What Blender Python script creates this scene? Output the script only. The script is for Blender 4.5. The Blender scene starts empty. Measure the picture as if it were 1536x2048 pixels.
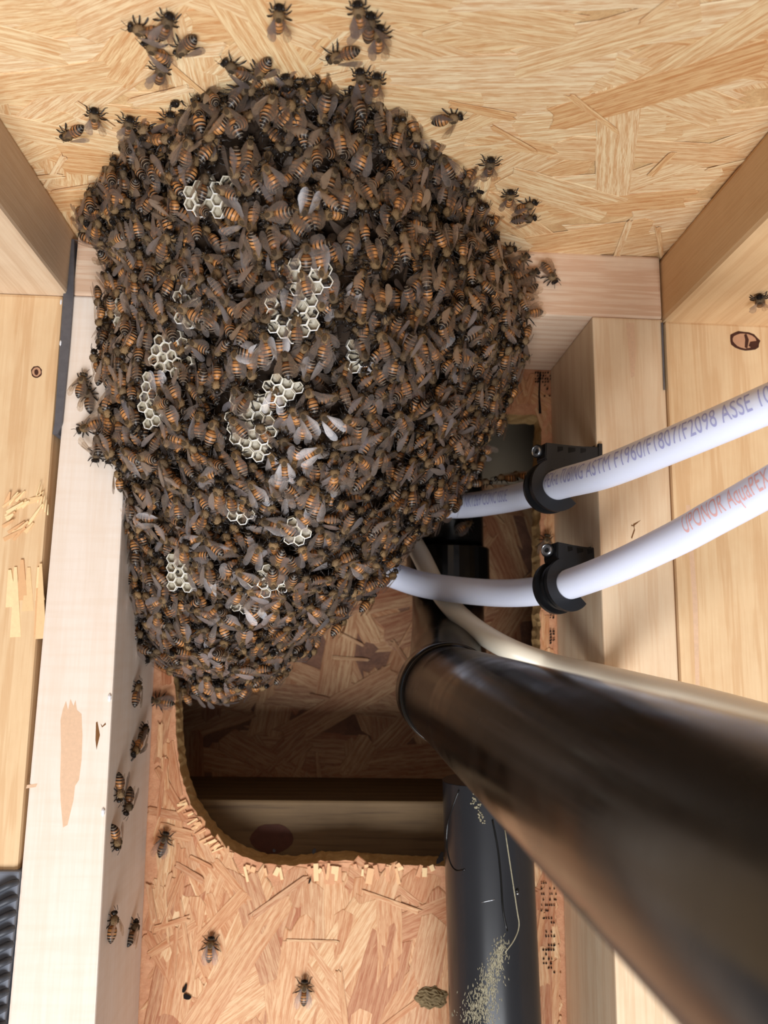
import bpy, bmesh, math, random
import numpy as np
from mathutils import Vector, Matrix

random.seed(7)
RNG = np.random.default_rng(7)
C = bpy.context.scene.collection
S = bpy.context.scene
PI = math.pi

# ------------------------------------------------------------------ camera
F_PX = 1592.6
CAM = Vector((0.14744, -0.40943, -0.2185))
RT = Vector((0.99821596, -0.057011, 0.01773822))
UP = Vector((-0.02681747, -0.16267296, 0.98631553))
FW = Vector((0.0533453, 0.9850316, 0.16391164))
cd = bpy.data.cameras.new('camera')
cam = bpy.data.objects.new('camera', cd)
C.objects.link(cam)
cam.matrix_world = Matrix(((RT.x, UP.x, -FW.x, CAM.x), (RT.y, UP.y, -FW.y, CAM.y),
                           (RT.z, UP.z, -FW.z, CAM.z), (0, 0, 0, 1)))
cd.sensor_fit = 'HORIZONTAL'
cd.sensor_width = 36
cd.lens = 36 * F_PX / 1536
cd.clip_start = 0.005
cd.dof.use_dof = True
cd.dof.focus_distance = 0.37
cd.dof.aperture_fstop = 17
S.camera = cam

# ------------------------------------------------------------------ world and light
w = bpy.data.worlds.new('world')
S.world = w
w.use_nodes = True
nt = w.node_tree
nt.nodes.clear()
tc = nt.nodes.new('ShaderNodeTexCoord')
sx = nt.nodes.new('ShaderNodeSeparateXYZ')
rp = nt.nodes.new('ShaderNodeValToRGB')
mr = nt.nodes.new('ShaderNodeMapRange')
bg = nt.nodes.new('ShaderNodeBackground')
wo = nt.nodes.new('ShaderNodeOutputWorld')
mr.inputs[1].default_value = -1
mr.inputs[2].default_value = 1
nt.links.new(tc.outputs['Generated'], sx.inputs[0])
nt.links.new(sx.outputs[2], mr.inputs[0])
nt.links.new(mr.outputs[0], rp.inputs[0])
rp.color_ramp.elements[0].position = 0.40
rp.color_ramp.elements[0].color = (0.43, 0.41, 0.39, 1)      # pale ground outside
rp.color_ramp.elements[1].position = 0.56
rp.color_ramp.elements[1].color = (0.62, 0.70, 0.85, 1)      # open sky
nt.links.new(rp.outputs[0], bg.inputs[0])
bg.inputs[1].default_value = 0.5
nt.links.new(bg.outputs[0], wo.inputs[0])

def area(name, loc, target, size, power, col):
    d = bpy.data.lights.new(name, 'AREA')
    d.shape = 'RECTANGLE'
    d.size, d.size_y = size
    d.energy = power
    d.color = col
    o = bpy.data.objects.new(name, d)
    C.objects.link(o)
    o.location = loc
    o.rotation_euler = (Vector(target) - Vector(loc)).to_track_quat('-Z', 'Y').to_euler()
    return o
area('daylight_opening', (0.10, -0.98, -1.20), (0.16, 0, -0.25), (0.9, 0.55), 27.5, (0.94, 0.965, 1.0))

S.view_settings.view_transform = 'Standard'
S.view_settings.look = 'None'
S.view_settings.exposure = 0.0
S.view_settings.gamma = 1
S.view_settings.use_curve_mapping = False
S.cycles.max_bounces = 7
S.cycles.transparent_max_bounces = 10
S.cycles.use_denoising = True

# ------------------------------------------------------------------ helpers
def ray(px, py):
    return FW + RT * ((px - 768) / F_PX) + UP * ((1024 - py) / F_PX)
def onplane(px, py, axis, val):
    d = ray(px, py)
    t = (val - CAM[axis]) / d[axis]
    return CAM + d * t
def at(px, py, Y):
    return onplane(px, py, 1, Y)
def depth(px, py, Z):
    return CAM + ray(px, py) * Z

def link(name, me, mat=None, parent=None):
    o = bpy.data.objects.new(name, me)
    C.objects.link(o)
    if mat is not None and not me.materials:
        for m in (mat if isinstance(mat, (list, tuple)) else [mat]):
            me.materials.append(m)
    if parent is not None:
        o.parent = parent
    return o
def tag(o, label=None, cat=None, group=None, kind=None):
    if label: o['label'] = label
    if cat: o['category'] = cat
    if group: o['group'] = group
    if kind: o['kind'] = kind
    return o
def empty(name, loc=(0, 0, 0)):
    o = bpy.data.objects.new(name, None)
    o.empty_display_size = 0.005
    o.location = loc
    C.objects.link(o)
    return o
def bm_obj(name, bm, mat, parent=None, smooth=False, local=None):
    """local: origin point of the object; mesh verts are given in world space"""
    if local is not None:
        bmesh.ops.translate(bm, verts=bm.verts, vec=-Vector(local))
    bmesh.ops.recalc_face_normals(bm, faces=bm.faces)
    me = bpy.data.meshes.new(name)
    bm.to_mesh(me)
    bm.free()
    if smooth:
        for p in me.polygons: p.use_smooth = True
    o = link(name, me, mat, parent)
    if local is not None:
        base = Vector(parent.location) if parent is not None else Vector((0, 0, 0))
        o.location = Vector(local) - base
    elif parent is not None:
        o.location = -Vector(parent.location)
    return o
def hexa(bm, p):
    """p: 8 points, bottom ring 0-3 and top ring 4-7"""
    v = [bm.verts.new(q) for q in p]
    for f in ((0, 1, 2, 3), (4, 5, 6, 7), (0, 1, 5, 4), (1, 2, 6, 5), (2, 3, 7, 6), (3, 0, 4, 7)):
        bm.faces.new([v[i] for i in f])
    return v
def box(bm, x0, x1, y0, y1, z0, z1):
    return hexa(bm, [(x0, y0, z0), (x1, y0, z0), (x1, y1, z0), (x0, y1, z0),
                     (x0, y0, z1), (x1, y0, z1), (x1, y1, z1), (x0, y1, z1)])
def bevel_all(bm, r, seg=2):
    bmesh.ops.bevel(bm, geom=list(bm.edges), offset=r, segments=seg, affect='EDGES', profile=0.6)
def frames(pts):
    """parallel-transport frames along a polyline"""
    n = len(pts)
    T = [(pts[min(i + 1, n - 1)] - pts[max(i - 1, 0)]).normalized() for i in range(n)]
    a = Vector((0, 0, 1)) if abs(T[0].z) < .9 else Vector((1, 0, 0))
    N = [(a - T[0] * a.dot(T[0])).normalized()]
    for i in range(1, n):
        v = N[-1] - T[i] * N[-1].dot(T[i])
        N.append(v.normalized())
    return T, N, [T[i].cross(N[i]) for i in range(n)]
def catmull(P, k=10):
    P = [Vector(p) for p in P]
    Q = [P[0] * 2 - P[1]] + P + [P[-1] * 2 - P[-2]]
    out = []
    for i in range(1, len(Q) - 2):
        a, b, c, d = Q[i - 1:i + 3]
        for j in range(k):
            t = j / k
            out.append(0.5 * ((2 * b) + (c - a) * t + (2 * a - 5 * b + 4 * c - d) * t * t + (3 * b - a - 3 * c + d) * t ** 3))
    out.append(P[-1])
    return out
def tube(bm, pts, r, seg=24, cap=True, rs=None):
    T, N, B = frames(pts)
    rings = []
    for i, p in enumerate(pts):
        rr = rs[i] if rs else r
        rings.append([bm.verts.new(p + N[i] * rr * math.cos(2 * PI * k / seg) + B[i] * rr * math.sin(2 * PI * k / seg)) for k in range(seg)])
    for a, b in zip(rings, rings[1:]):
        for k in range(seg):
            bm.faces.new((a[k], a[(k + 1) % seg], b[(k + 1) % seg], b[k]))
    if cap:
        bm.faces.new(rings[0][::-1]); bm.faces.new(rings[-1])
    return rings

# ------------------------------------------------------------------ materials
def srgb(r, g, b):
    f = lambda c: (c / 255 / 12.92) if c / 255 <= 0.04045 else ((c / 255 + 0.055) / 1.055) ** 2.4
    return (f(r), f(g), f(b), 1)
def newmat(name):
    m = bpy.data.materials.new(name)
    m.use_nodes = True
    nt = m.node_tree
    b = nt.nodes['Principled BSDF']
    return m, nt, b
def N(nt, t, **kw):
    n = nt.nodes.new(t)
    for k, v in kw.items():
        if isinstance(k, str) and hasattr(n, k): setattr(n, k, v)
    return n
def ramp(nt, fac, stops, interp='LINEAR'):
    r = nt.nodes.new('ShaderNodeValToRGB')
    cr = r.color_ramp
    cr.interpolation = interp
    while len(cr.elements) < len(stops): cr.elements.new(0.5)
    for e, (p, c) in zip(cr.elements, stops):
        e.position = p; e.color = c
    nt.links.new(fac, r.inputs[0])
    return r.outputs[0]
def mix(nt, fac, a, b, mode='MIX'):
    m = nt.nodes.new('ShaderNodeMix')
    m.data_type = 'RGBA'; m.blend_type = mode
    for sock, v in ((m.inputs[0], fac), (m.inputs[6], a), (m.inputs[7], b)):
        if hasattr(v, 'is_output') and v.is_output: nt.links.new(v, sock)
        else: sock.default_value = v
    return m.outputs[2]
def mapping(nt, src, scale, loc=None):
    m = nt.nodes.new('ShaderNodeMapping')
    nt.links.new(src, m.inputs[0])
    m.inputs[3].default_value = scale
    if loc is not None:
        if hasattr(loc, 'is_output'): nt.links.new(loc, m.inputs[1])
        else: m.inputs[1].default_value = loc
    return m.outputs[0]
def noise(nt, vec, scale, detail=4, rough=.55, dist=0):
    n = nt.nodes.new('ShaderNodeTexNoise')
    nt.links.new(vec, n.inputs['Vector'])
    n.inputs['Scale'].default_value = scale
    n.inputs['Detail'].default_value = detail
    n.inputs['Roughness'].default_value = rough
    n.inputs['Distortion'].default_value = dist
    return n.outputs['Fac']
def wave(nt, vec, scale, dist, detail=3, direction='X', dscale=1):
    n = nt.nodes.new('ShaderNodeTexWave')
    n.bands_direction = direction
    nt.links.new(vec, n.inputs['Vector'])
    n.inputs['Scale'].default_value = scale
    n.inputs['Distortion'].default_value = dist
    n.inputs['Detail'].default_value = detail
    n.inputs['Detail Scale'].default_value = dscale
    return n.outputs['Fac']
def bump(nt, b, h, strength, dist):
    n = nt.nodes.new('ShaderNodeBump')
    n.inputs['Strength'].default_value = strength
    n.inputs['Distance'].default_value = dist
    nt.links.new(h, n.inputs['Height'])
    nt.links.new(n.outputs[0], b.inputs['Normal'])

def pine(name, light, dark, along='z', ringscale=55, contrast=.55, seed=0., saw=0.0, mott=.35):
    m, nt, b = newmat(name)
    tc = nt.nodes.new('ShaderNodeTexCoord').outputs['Object']
    k = {'x': (0.045, 1, 1), 'y': (1, 0.045, 1), 'z': (1, 1, 0.045)}[along]
    v = mapping(nt, tc, k, (seed, seed * .7, seed * .3))
    d = {'x': 'Y', 'y': 'X', 'z': 'X'}[along]
    wv = wave(nt, v, ringscale, 4.5, 2, 'DIAGONAL' if along == 'z' else d, 14)
    ring = ramp(nt, wv, [(0, (1, 1, 1, 1)), (.55, (.8, .8, .8, 1)), (1, (0, 0, 0, 1))])
    fib = noise(nt, v, 700, 3, .6)
    big = noise(nt, v, 22, 3, .5)
    mo = noise(nt, tc, 60, 4, .6)
    c1 = mix(nt, big, light, mix(nt, .35, light, dark))
    c2 = mix(nt, contrast, c1, mix(nt, ring, dark, c1))
    c3 = mix(nt, ramp(nt, fib, [(.3, (0, 0, 0, 1)), (.75, (.45, .45, .45, 1))]), c2, mix(nt, .55, c2, dark))
    c4 = mix(nt, ramp(nt, mo, [(.45, (0, 0, 0, 1)), (.75, (mott, mott, mott, 1))]), c3, mix(nt, .5, c3, dark))
    if saw:
        k2 = {'x': (1, .08, .08), 'y': (.08, 1, .08), 'z': (.08, .08, 1)}[along]
        sv = noise(nt, mapping(nt, tc, k2), 260, 2, .5)
        c4 = mix(nt, ramp(nt, sv, [(.45, (0, 0, 0, 1)), (.65, (saw, saw, saw, 1))]), c4, mix(nt, .6, c4, dark))
    nt.links.new(c4, b.inputs['Base Color'])
    b.inputs['Roughness'].default_value = .68
    b.inputs['Specular IOR Level'].default_value = .25
    bump(nt, b, fib, .25, .0004)
    return m

def osb_strand(name, stops):
    m, nt, b = newmat(name)
    tc = nt.nodes.new('ShaderNodeTexCoord').outputs['Object']
    oi = nt.nodes.new('ShaderNodeObjectInfo')
    cx = nt.nodes.new('ShaderNodeCombineXYZ')
    mu = N(nt, 'ShaderNodeMath', operation='MULTIPLY'); mu.inputs[1].default_value = 3.7
    nt.links.new(oi.outputs['Random'], mu.inputs[0])
    for i in range(3): nt.links.new(mu.outputs[0], cx.inputs[i])
    v = mapping(nt, tc, (.07, 1, 1), cx.outputs[0])
    base = ramp(nt, oi.outputs['Random'], stops)
    dk = mix(nt, 1., base, srgb(214, 168, 126), 'MULTIPLY')
    lt = mix(nt, .35, base, srgb(240, 214, 165))
    g = wave(nt, v, 85, 7, 3, 'Y', 20)
    fib = noise(nt, v, 800, 4, .65)
    big = noise(nt, v, 40, 3, .6)
    c = mix(nt, ramp(nt, big, [(.35, (0, 0, 0, 1)), (.7, (1, 1, 1, 1))]), base, lt)
    c = mix(nt, ramp(nt, g, [(.45, (0, 0, 0, 1)), (1, (.55, .55, .55, 1))]), c, dk)
    c = mix(nt, ramp(nt, fib, [(.42, (0, 0, 0, 1)), (.72, (.75, .75, .75, 1))]), c, dk)
    nt.links.new(c, b.inputs['Base Color'])
    b.inputs['Roughness'].default_value = .55
    b.inputs['Specular IOR Level'].default_value = .3
    bump(nt, b, fib, .4, .0005)
    return m
def osb_base(name, c1, c2):
    m, nt, b = newmat(name)
    tc = nt.nodes.new('ShaderNodeTexCoord').outputs['Object']
    n = noise(nt, tc, 70, 5, .65, 1.5)
    f = noise(nt, tc, 500, 4, .7)
    c = ramp(nt, n, [(.3, c2), (.65, c1)])
    c = mix(nt, ramp(nt, f, [(.4, (0, 0, 0, 1)), (.7, (.6, .6, .6, 1))]), c, c2)
    nt.links.new(c, b.inputs['Base Color'])
    b.inputs['Roughness'].default_value = .75
    bump(nt, b, f, .6, .001)
    return m
def plain(name, col, rough=.5, spec=.5, metal=0, nscale=0, namt=.2, bumpd=0):
    m, nt, b = newmat(name)
    b.inputs['Roughness'].default_value = rough
    b.inputs['Specular IOR Level'].default_value = spec
    b.inputs['Metallic'].default_value = metal
    if nscale:
        tc = nt.nodes.new('ShaderNodeTexCoord').outputs['Object']
        n = noise(nt, tc, nscale, 4, .6)
        nt.links.new(mix(nt, n, tuple(x * (1 - namt) for x in col[:3]) + (1,), tuple(min(1, x * (1 + namt)) for x in col[:3]) + (1,)), b.inputs['Base Color'])
        if bumpd: bump(nt, b, n, .5, bumpd)
    else:
        b.inputs['Base Color'].default_value = col
    return m

M_STUD_L = pine('pine_pale', srgb(240, 229, 218), srgb(220, 194, 168), 'z', 30, .2, .3, saw=.3)
M_STUD_R = pine('pine_cream', srgb(238, 216, 184), srgb(204, 160, 118), 'z', 42, .3, 1.7)
M_POST = pine('pine_yellow', srgb(238, 210, 168), srgb(198, 148, 98), 'z', 34, .38, 2.9)
M_PLATE = pine('pine_plate', srgb(238, 216, 190), srgb(204, 156, 122), 'x', 42, .5, 4.1)
M_JOIST = pine('pine_joist', srgb(222, 198, 168), srgb(182, 144, 108), 'y', 26, .3, 5.3)
M_JOIST_R = pine('pine_joist_warm', srgb(230, 196, 150), srgb(192, 142, 96), 'y', 26, .3, 7.3)
M_CAV = pine('pine_cavity_shade', srgb(112, 90, 62), srgb(62, 45, 30), 'x', 24, .6, 6.2)  # pine darkened: the dimness of the shaded cavity is in the colour
OSB_C = [(0, srgb(238, 214, 172)), (.3, srgb(232, 200, 152)), (.55, srgb(240, 218, 180)), (.8, srgb(228, 190, 140)), (1, srgb(222, 180, 128))]
OSB_W = [(0, srgb(222, 180, 138)), (.25, srgb(198, 142, 100)), (.5, srgb(226, 190, 148)), (.7, srgb(178, 116, 80)), (.85, srgb(206, 154, 110)), (1, srgb(190, 130, 92))]
M_OSBC = osb_strand('osb_strand_tan', OSB_C)
M_OSBW = osb_strand('osb_strand_red', OSB_W)
OSB_D = [(p, (c[0] * .42, c[1] * .33, c[2] * .28, 1)) for p, c in OSB_W]  # wall strand colours darkened to paint in the cavity's shade
M_OSBD = osb_strand('osb_strand_cavity_shade', OSB_D)
M_OSBCB = osb_base('osb_board_tan', srgb(228, 192, 140), srgb(200, 154, 104))
M_OSBWB = osb_base('osb_board_red', srgb(214, 160, 120), srgb(190, 130, 92))
M_OSBDB = osb_base('osb_board_cavity_shade', srgb(118, 78, 54), srgb(84, 52, 36))  # rear board, cavity shade mixed into its colour
M_CUT = osb_base('osb_cut_edge', srgb(232, 194, 134), srgb(196, 150, 92))
M_STEEL = plain('galvanised_steel', srgb(104, 104, 110), .5, .4, .5, 300, .25)
M_WHITEBIT = plain('white_chip', srgb(235, 235, 238), .6)
M_INK = plain('black_ink', srgb(26, 20, 18), .8, .1)
M_BROWN = plain('brown_stain', srgb(220, 184, 152), .7, .2, 0, 500, .15)
M_DARKKNOT = plain('dark_knot', srgb(74, 44, 34), .7, .2, 0, 300, .3)
M_KNOT = plain('knot_wood', srgb(196, 150, 118), .65, .2, 0, 300, .2)
M_CRACK = plain('crack_shadow_wood', srgb(120, 82, 50), .8, .1)
M_SPLINT = plain('splintered_wood', srgb(240, 212, 162), .6, .3, 0, 400, .15)
M_CHIP1 = plain('chip_pale', srgb(232, 196, 146), .6, .3, 0, 400, .1)
M_CHIP2 = plain('chip_tan', srgb(222, 174, 126), .6, .3, 0, 400, .1)
M_CHIP3 = plain('chip_red', srgb(208, 150, 108), .6, .3, 0, 400, .1)
M_RUBBER = plain('grey_rubber', srgb(62, 64, 70), .5, .4, 0, 200, .2)
M_GREY = plain('grey_panel', srgb(128, 116, 98), .55, .3, 0, 40, .12)
M_CLAMP = plain('black_clamp_plastic', srgb(20, 20, 22), .38, .5)
M_RECESS_SHADE = plain('clamp_recess_shade', srgb(7, 7, 7), .6, .3)
M_NAIL = plain('zinc_nail', srgb(170, 172, 176), .3, .5, .9)
M_BLUEINK = plain('blue_print', srgb(164, 166, 208), .6, .2)
M_REDINK = plain('red_print', srgb(224, 174, 172), .6, .2)
M_GLUE = plain('dried_glue', srgb(118, 100, 70), .8, .3, 0, 600, .5, .001)

def abs_mat():
    m, nt, b = newmat('black_abs_pipe')
    tc = nt.nodes.new('ShaderNodeTexCoord').outputs['Object']
    v = mapping(nt, tc, (1, 1, .05))
    n = noise(nt, tc, 35, 5, .65, .6)
    s = noise(nt, tc, 900, 2, .5)
    dust = ramp(nt, s, [(.70, (0, 0, 0, 1)), (.78, (1, 1, 1, 1))])
    dm = N(nt, 'ShaderNodeMath', operation='MULTIPLY')
    nt.links.new(dust, dm.inputs[0])
    nt.links.new(ramp(nt, n, [(.5, (0, 0, 0, 1)), (.7, (.35, .35, .35, 1))]), dm.inputs[1])
    c = mix(nt, n, srgb(10, 10, 9), srgb(18, 17, 15))
    c = mix(nt, dm.outputs[0], c, srgb(140, 125, 100))
    nt.links.new(c, b.inputs['Base Color'])
    rr = ramp(nt, n, [(.3, (.13, .13, .13, 1)), (.75, (.30, .30, .30, 1))])
    nt.links.new(rr, b.inputs['Roughness'])
    b.inputs['Specular IOR Level'].default_value = .42
    bump(nt, b, noise(nt, v, 60, 3, .5), .15, .0006)
    return m
M_ABS = abs_mat()
M_ABS2 = plain('dark_grey_abs', srgb(34, 34, 37), .26, .5, 0, 30, .25)
def pex_mat(name, col, sub=.35):
    m, nt, b = newmat(name)
    b.inputs['Base Color'].default_value = col
    b.inputs['Roughness'].default_value = .34
    b.inputs['Subsurface Weight'].default_value = sub
    b.inputs['Subsurface Radius'].default_value = (.006, .006, .007)
    b.inputs['Subsurface Scale'].default_value = 1
    b.inputs['Specular IOR Level'].default_value = .4
    return m
M_PEX = pex_mat('white_pex', srgb(222, 226, 243))
M_PEX2 = pex_mat('cream_pex', srgb(232, 222, 202))

# ------------------------------------------------------------------ the setting: sheathing boards
W = 0.32298      # right edge of right stud
H = 0.0377       # plate height
SW = 0.038       # stud width
D = 0.089        # stud depth
TB = 0.022       # sheathing thickness
Y2 = D + TB      # back of the cut sheathing
YD = Y2 + 0.089  # rear sheathing of the cavity behind

def strand_mesh(L, Wd, th, seed):
    r = random.Random(seed)
    n = 6
    top = []
    xs = [-L / 2 + L * i / n for i in range(n + 1)]
    w0 = Wd / 2
    t = r.uniform(.6, 1); u = r.uniform(.6, 1)
    upp = [(x + (r.uniform(-.06, .06) * L if i in (0, n) else 0), w0 * (u + (t - u) * i / n) * r.uniform(.93, 1.04)) for i, x in enumerate(xs)]
    t = r.uniform(.6, 1); u = r.uniform(.6, 1)
    low = [(x + (r.uniform(-.06, .06) * L if i in (0, n) else 0), -w0 * (u + (t - u) * i / n) * r.uniform(.93, 1.04)) for i, x in enumerate(xs)]
    e1 = [(L / 2 + r.uniform(-.05, .06) * L, w0 * f) for f in (.4, 0, -.4)]
    e0 = [(-L / 2 + r.uniform(-.06, .05) * L, w0 * f) for f in (-.4, 0, .4)]
    loop = upp + e1 + low[::-1] + e0
    bm = bmesh.new()
    a = [bm.verts.new((x * 0.985, y * 0.97, th * r.uniform(.75, 1.15))) for x, y in loop]
    b = [bm.verts.new((x, y, 0)) for x, y in loop]
    c = bm.verts.new((0, 0, th * 1.1))
    k = len(loop)
    for i in range(k):
        bm.faces.new((a[i], a[(i + 1) % k], c))
        bm.faces.new((b[i], b[(i + 1) % k], a[(i + 1) % k], a[i]))
    me = bpy.data.meshes.new('strand')
    bm.to_mesh(me); bm.free()
    return me
BIG = [strand_mesh(random.uniform(.06, .12), random.uniform(.018, .036), .0003, i) for i in range(14)]
SMALL = [strand_mesh(random.uniform(.012, .045), random.uniform(.0015, .006), .00022, 50 + i) for i in range(10)]
MED = [strand_mesh(random.uniform(.018, .040), random.uniform(.0045, .010), .00028, 80 + i) for i in range(10)]
def strands(parent, mat, n, nsmall, area_fn, place, angle_fn, keep=None, big=None):
    """place(u,v)-> world point, tangent e1, e2, outward normal"""
    meshes = []
    for lst in (big or BIG, SMALL):
        l2 = []
        for me in lst:
            c = me.copy(); c.materials.clear(); c.materials.append(mat); l2.append(c)
        meshes.append(l2)
    k = 0
    tries = 0
    while k < n + nsmall and tries < 6000:
        tries += 1
        small = k >= n
        u, v = area_fn()
        p, e1, e2, nn = place(u, v)
        me = random.choice(meshes[1 if small else 0])
        a = angle_fn(small)
        x = e1 * math.cos(a) + e2 * math.sin(a)
        y = nn.cross(x)
        L = me.vertices[0].co.x * -1
        if keep and not all(keep(p + x * sx_ * L + y * sy_ * .010) for sx_ in (-1, 0, 1) for sy_ in ((-.6, 0, .6) if big is None else (-.3, 0, .3))): continue
        h = 0.00012 + 0.0011 * (k / (n + nsmall)) - (0.0004 if not small else 0)
        p = p + nn * (h)
        R = Matrix((x, y, nn)).transposed().to_4x4()
        o = bpy.data.objects.new('strand', me)
        C.objects.link(o)
        o.parent = parent
        o.matrix_basis = Matrix.Translation(p) @ R
        k += 1

# ceiling
bm = bmesh.new(); box(bm, -.25, .60, -1.3, .22, 0, .018)
ceiling = tag(bm_obj('ceiling', bm, M_OSBCB), 'tan oriented strand board ceiling above the swarm', kind='structure')
X1, Y1, Z1 = Vector((1, 0, 0)), Vector((0, 1, 0)), Vector((0, 0, 1))
strands(ceiling, M_OSBC, 210, 45, lambda: (random.uniform(-.01, .345), random.uniform(-.26, -.01)),
        lambda u, v: (Vector((u, v, 0)), X1, -Y1, -Z1),
        lambda s: random.uniform(0, PI) if s or random.random() < .25 else random.gauss(.1, .4))

# sheathing with the cut-out hole
hole_px = [(346, 830), (345, 1000), (345, 1200), (346, 1290), (348, 1345), (351, 1400), (353, 1480), (361, 1550), (382, 1610),
           (412, 1655), (445, 1690), (485, 1714), (530, 1727), (590, 1731), (640, 1722), (700, 1722), (770, 1728), (830, 1731), (885, 1732),
           (960, 1735), (1040, 1735), (1086, 1730), (1084, 1500), (1081, 1280), (1080, 1100), (1081, 960), (1084, 830), (900, 826), (600, 826)]
def poly_refine(pts, step, jag):
    r = random.Random(3)
    out = []
    for i, a in enumerate(pts):
        b = pts[(i + 1) % len(pts)]
        n = max(1, int(math.dist(a, b) / step))
        for j in range(n):
            t = j / n
            out.append((a[0] + (b[0] - a[0]) * t + (r.uniform(-jag, jag) if j or 1 else 0), a[1] + (b[1] - a[1]) * t + r.uniform(-jag, jag)))
    return out
hole = [at(x, y, D) for x, y in poly_refine(hole_px, 9, 1.8)]
hole2 = [(p.x, p.z) for p in hole]
def in_poly(x, z, P):
    c = False
    j = len(P) - 1
    for i in range(len(P)):
        if (P[i][1] > z) != (P[j][1] > z) and x < (P[j][0] - P[i][0]) * (z - P[i][1]) / (P[j][1] - P[i][1]) + P[i][0]: c = not c
        j = i
    return c
bm = bmesh.new()
xo0, xo1, zo0, zo1 = SW - .03, W - .01, -.90, -.012
loops = []
for y in (D, Y2):
    lp = [bm.verts.new((p.x, y + (random.uniform(-.0004, .0004)), p.z)) for p in hole]
    oc = [bm.verts.new(q) for q in ((xo0, y, zo0), (xo1, y, zo0), (xo1, y, zo1), (xo0, y, zo1))]
    ed = [bm.edges.new((lp[i], lp[(i + 1) % len(lp)])) for i in range(len(lp))] + [bm.edges.new((oc[i], oc[(i + 1) % 4])) for i in range(4)]
    res = bmesh.ops.triangle_fill(bm, use_beauty=True, edges=ed)
    loops.append((lp, oc))
(l1, o1), (l2, o2) = loops
for i in range(4): bm.faces.new((o1[i], o1[(i + 1) % 4], o2[(i + 1) % 4], o2[i]))
n = len(l1)
mids = [[bm.verts.new((l1[i].co.x + random.uniform(-.0006, .0006), D + TB * f, l1[i].co.z + random.uniform(-.0006, .0006))) for i in range(n)] for f in (.3, .65)]
cut = []
rows = [l1] + mids + [l2]
for a, b in zip(rows, rows[1:]):
    for i in range(n): cut.append(bm.faces.new((a[i], a[(i + 1) % n], b[(i + 1) % n], b[i])))
for f in bm.faces: f.material_index = 0
for f in cut: f.material_index = 1
wall_back = tag(bm_obj('wall_back', bm, [M_OSBWB, M_CUT]), 'reddish strand board between the studs with a rounded cut-out hole', kind='structure')
hb = [(x, z) for x, z in hole2]
def keep_wall(p):
    return SW + .0005 < p.x < W - SW - .0005 and not in_poly(p.x, p.z, hb) and p.z < -.0385
strands(wall_back, M_OSBW, 130, 24, lambda: (random.uniform(.03, .30), random.uniform(-.50, -.02)),
        lambda u, v: (Vector((u, D, v)), Z1, X1, -Y1),
        lambda s: random.uniform(0, PI) if s or random.random() < .2 else random.gauss(.05, .38), keep_wall)
for reg, nn_ in (((SW + .001, SW + .022, -.40, -.22), 40), ((W - SW - .016, W - SW - .001, -.50, -.05), 60), ((SW, W - SW, -.095, -.04), 40), ((SW, SW + .06, -.40, -.33), 30)):
    strands(wall_back, M_OSBW, nn_, 6, lambda: (random.uniform(reg[0], reg[1]), random.uniform(reg[2], reg[3])),
            lambda u, v: (Vector((u, D, v)), Z1, X1, -Y1), lambda s: random.gauss(0, .3) if random.random() < .7 else random.uniform(0, PI), keep_wall, MED)
# rear sheathing in the cavity behind
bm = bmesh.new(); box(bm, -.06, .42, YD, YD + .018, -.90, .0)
wall_rear = tag(bm_obj('wall_rear', bm, M_OSBDB), 'strand board coloured dark for shade at the back of the cavity', kind='structure')
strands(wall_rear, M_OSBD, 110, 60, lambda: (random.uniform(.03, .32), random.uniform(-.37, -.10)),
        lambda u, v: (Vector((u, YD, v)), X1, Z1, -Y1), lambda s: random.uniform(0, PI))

# ------------------------------------------------------------------ framing lumber
def lumber(name, corners_top, corners_bot, mat, label, cat, bev=.0012):
    """four corners top ring and bottom ring (world)"""
    bm = bmesh.new()
    hexa(bm, list(corners_bot) + list(corners_top))
    bevel_all(bm, bev)
    return tag(bm_obj(name, bm, mat), label, cat)
def stud_from_px(name, xl, xr, ztop, zbot, y0, y1, mat, label, cat='stud', bev=.0012):
    """xl, xr: functions z -> x at the front face"""
    T = [(xl(ztop), y0, ztop), (xr(ztop), y0, ztop), (xr(ztop), y1, ztop), (xl(ztop), y1, ztop)]
    B = [(xl(zbot), y0, zbot), (xr(zbot), y0, zbot), (xr(zbot), y1, zbot), (xl(zbot), y1, zbot)]
    return lumber(name, T, B, mat, label, cat, bev)
def edge_line(p0, p1):
    a, b = at(*p0, 0), at(*p1, 0)
    return lambda z: a.x + (b.x - a.x) * (z - a.z) / (b.z - a.z)
ll = edge_line((147, 580), (15, 2048)); lr = edge_line((262, 700), (190, 2048))
rl = edge_line((1185, 650), (1230, 1940)); rr_ = edge_line((1326, 650), (1358, 1370))
ZB = -.90
stud_l = stud_from_px('wall_stud', ll, lr, -H, ZB, 0, D - .0002, M_STUD_L, 'pale pine wall stud left of the swarm with bees walking down its inner side')
stud_r = stud_from_px('wall_stud', rl, rr_, -H, ZB, 0, D - .0002, M_STUD_R, 'cream pine wall stud right of the hole carrying two black pipe clamps')
pl = edge_line((-420, 640), (-510, 1740)); pr = edge_line((127, 580), (35, 1745))
zpost = at(20, 1748, 0).z
post_l = stud_from_px('wall_post', pl, pr, -H, zpost, .0005, D, M_POST, 'yellow pine post with a round knot and torn splinters, beyond the left stud', 'post', .002)
p2l = edge_line((1332, 655), (1364, 1370)); p2r = edge_line((1700, 670), (1740, 1500))
post_r = stud_from_px('wall_post', p2l, p2r, -H, ZB, .001, D, M_POST, 'smooth yellow pine post with an oval dark knot, beyond the right stud', 'post', .002)
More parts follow.
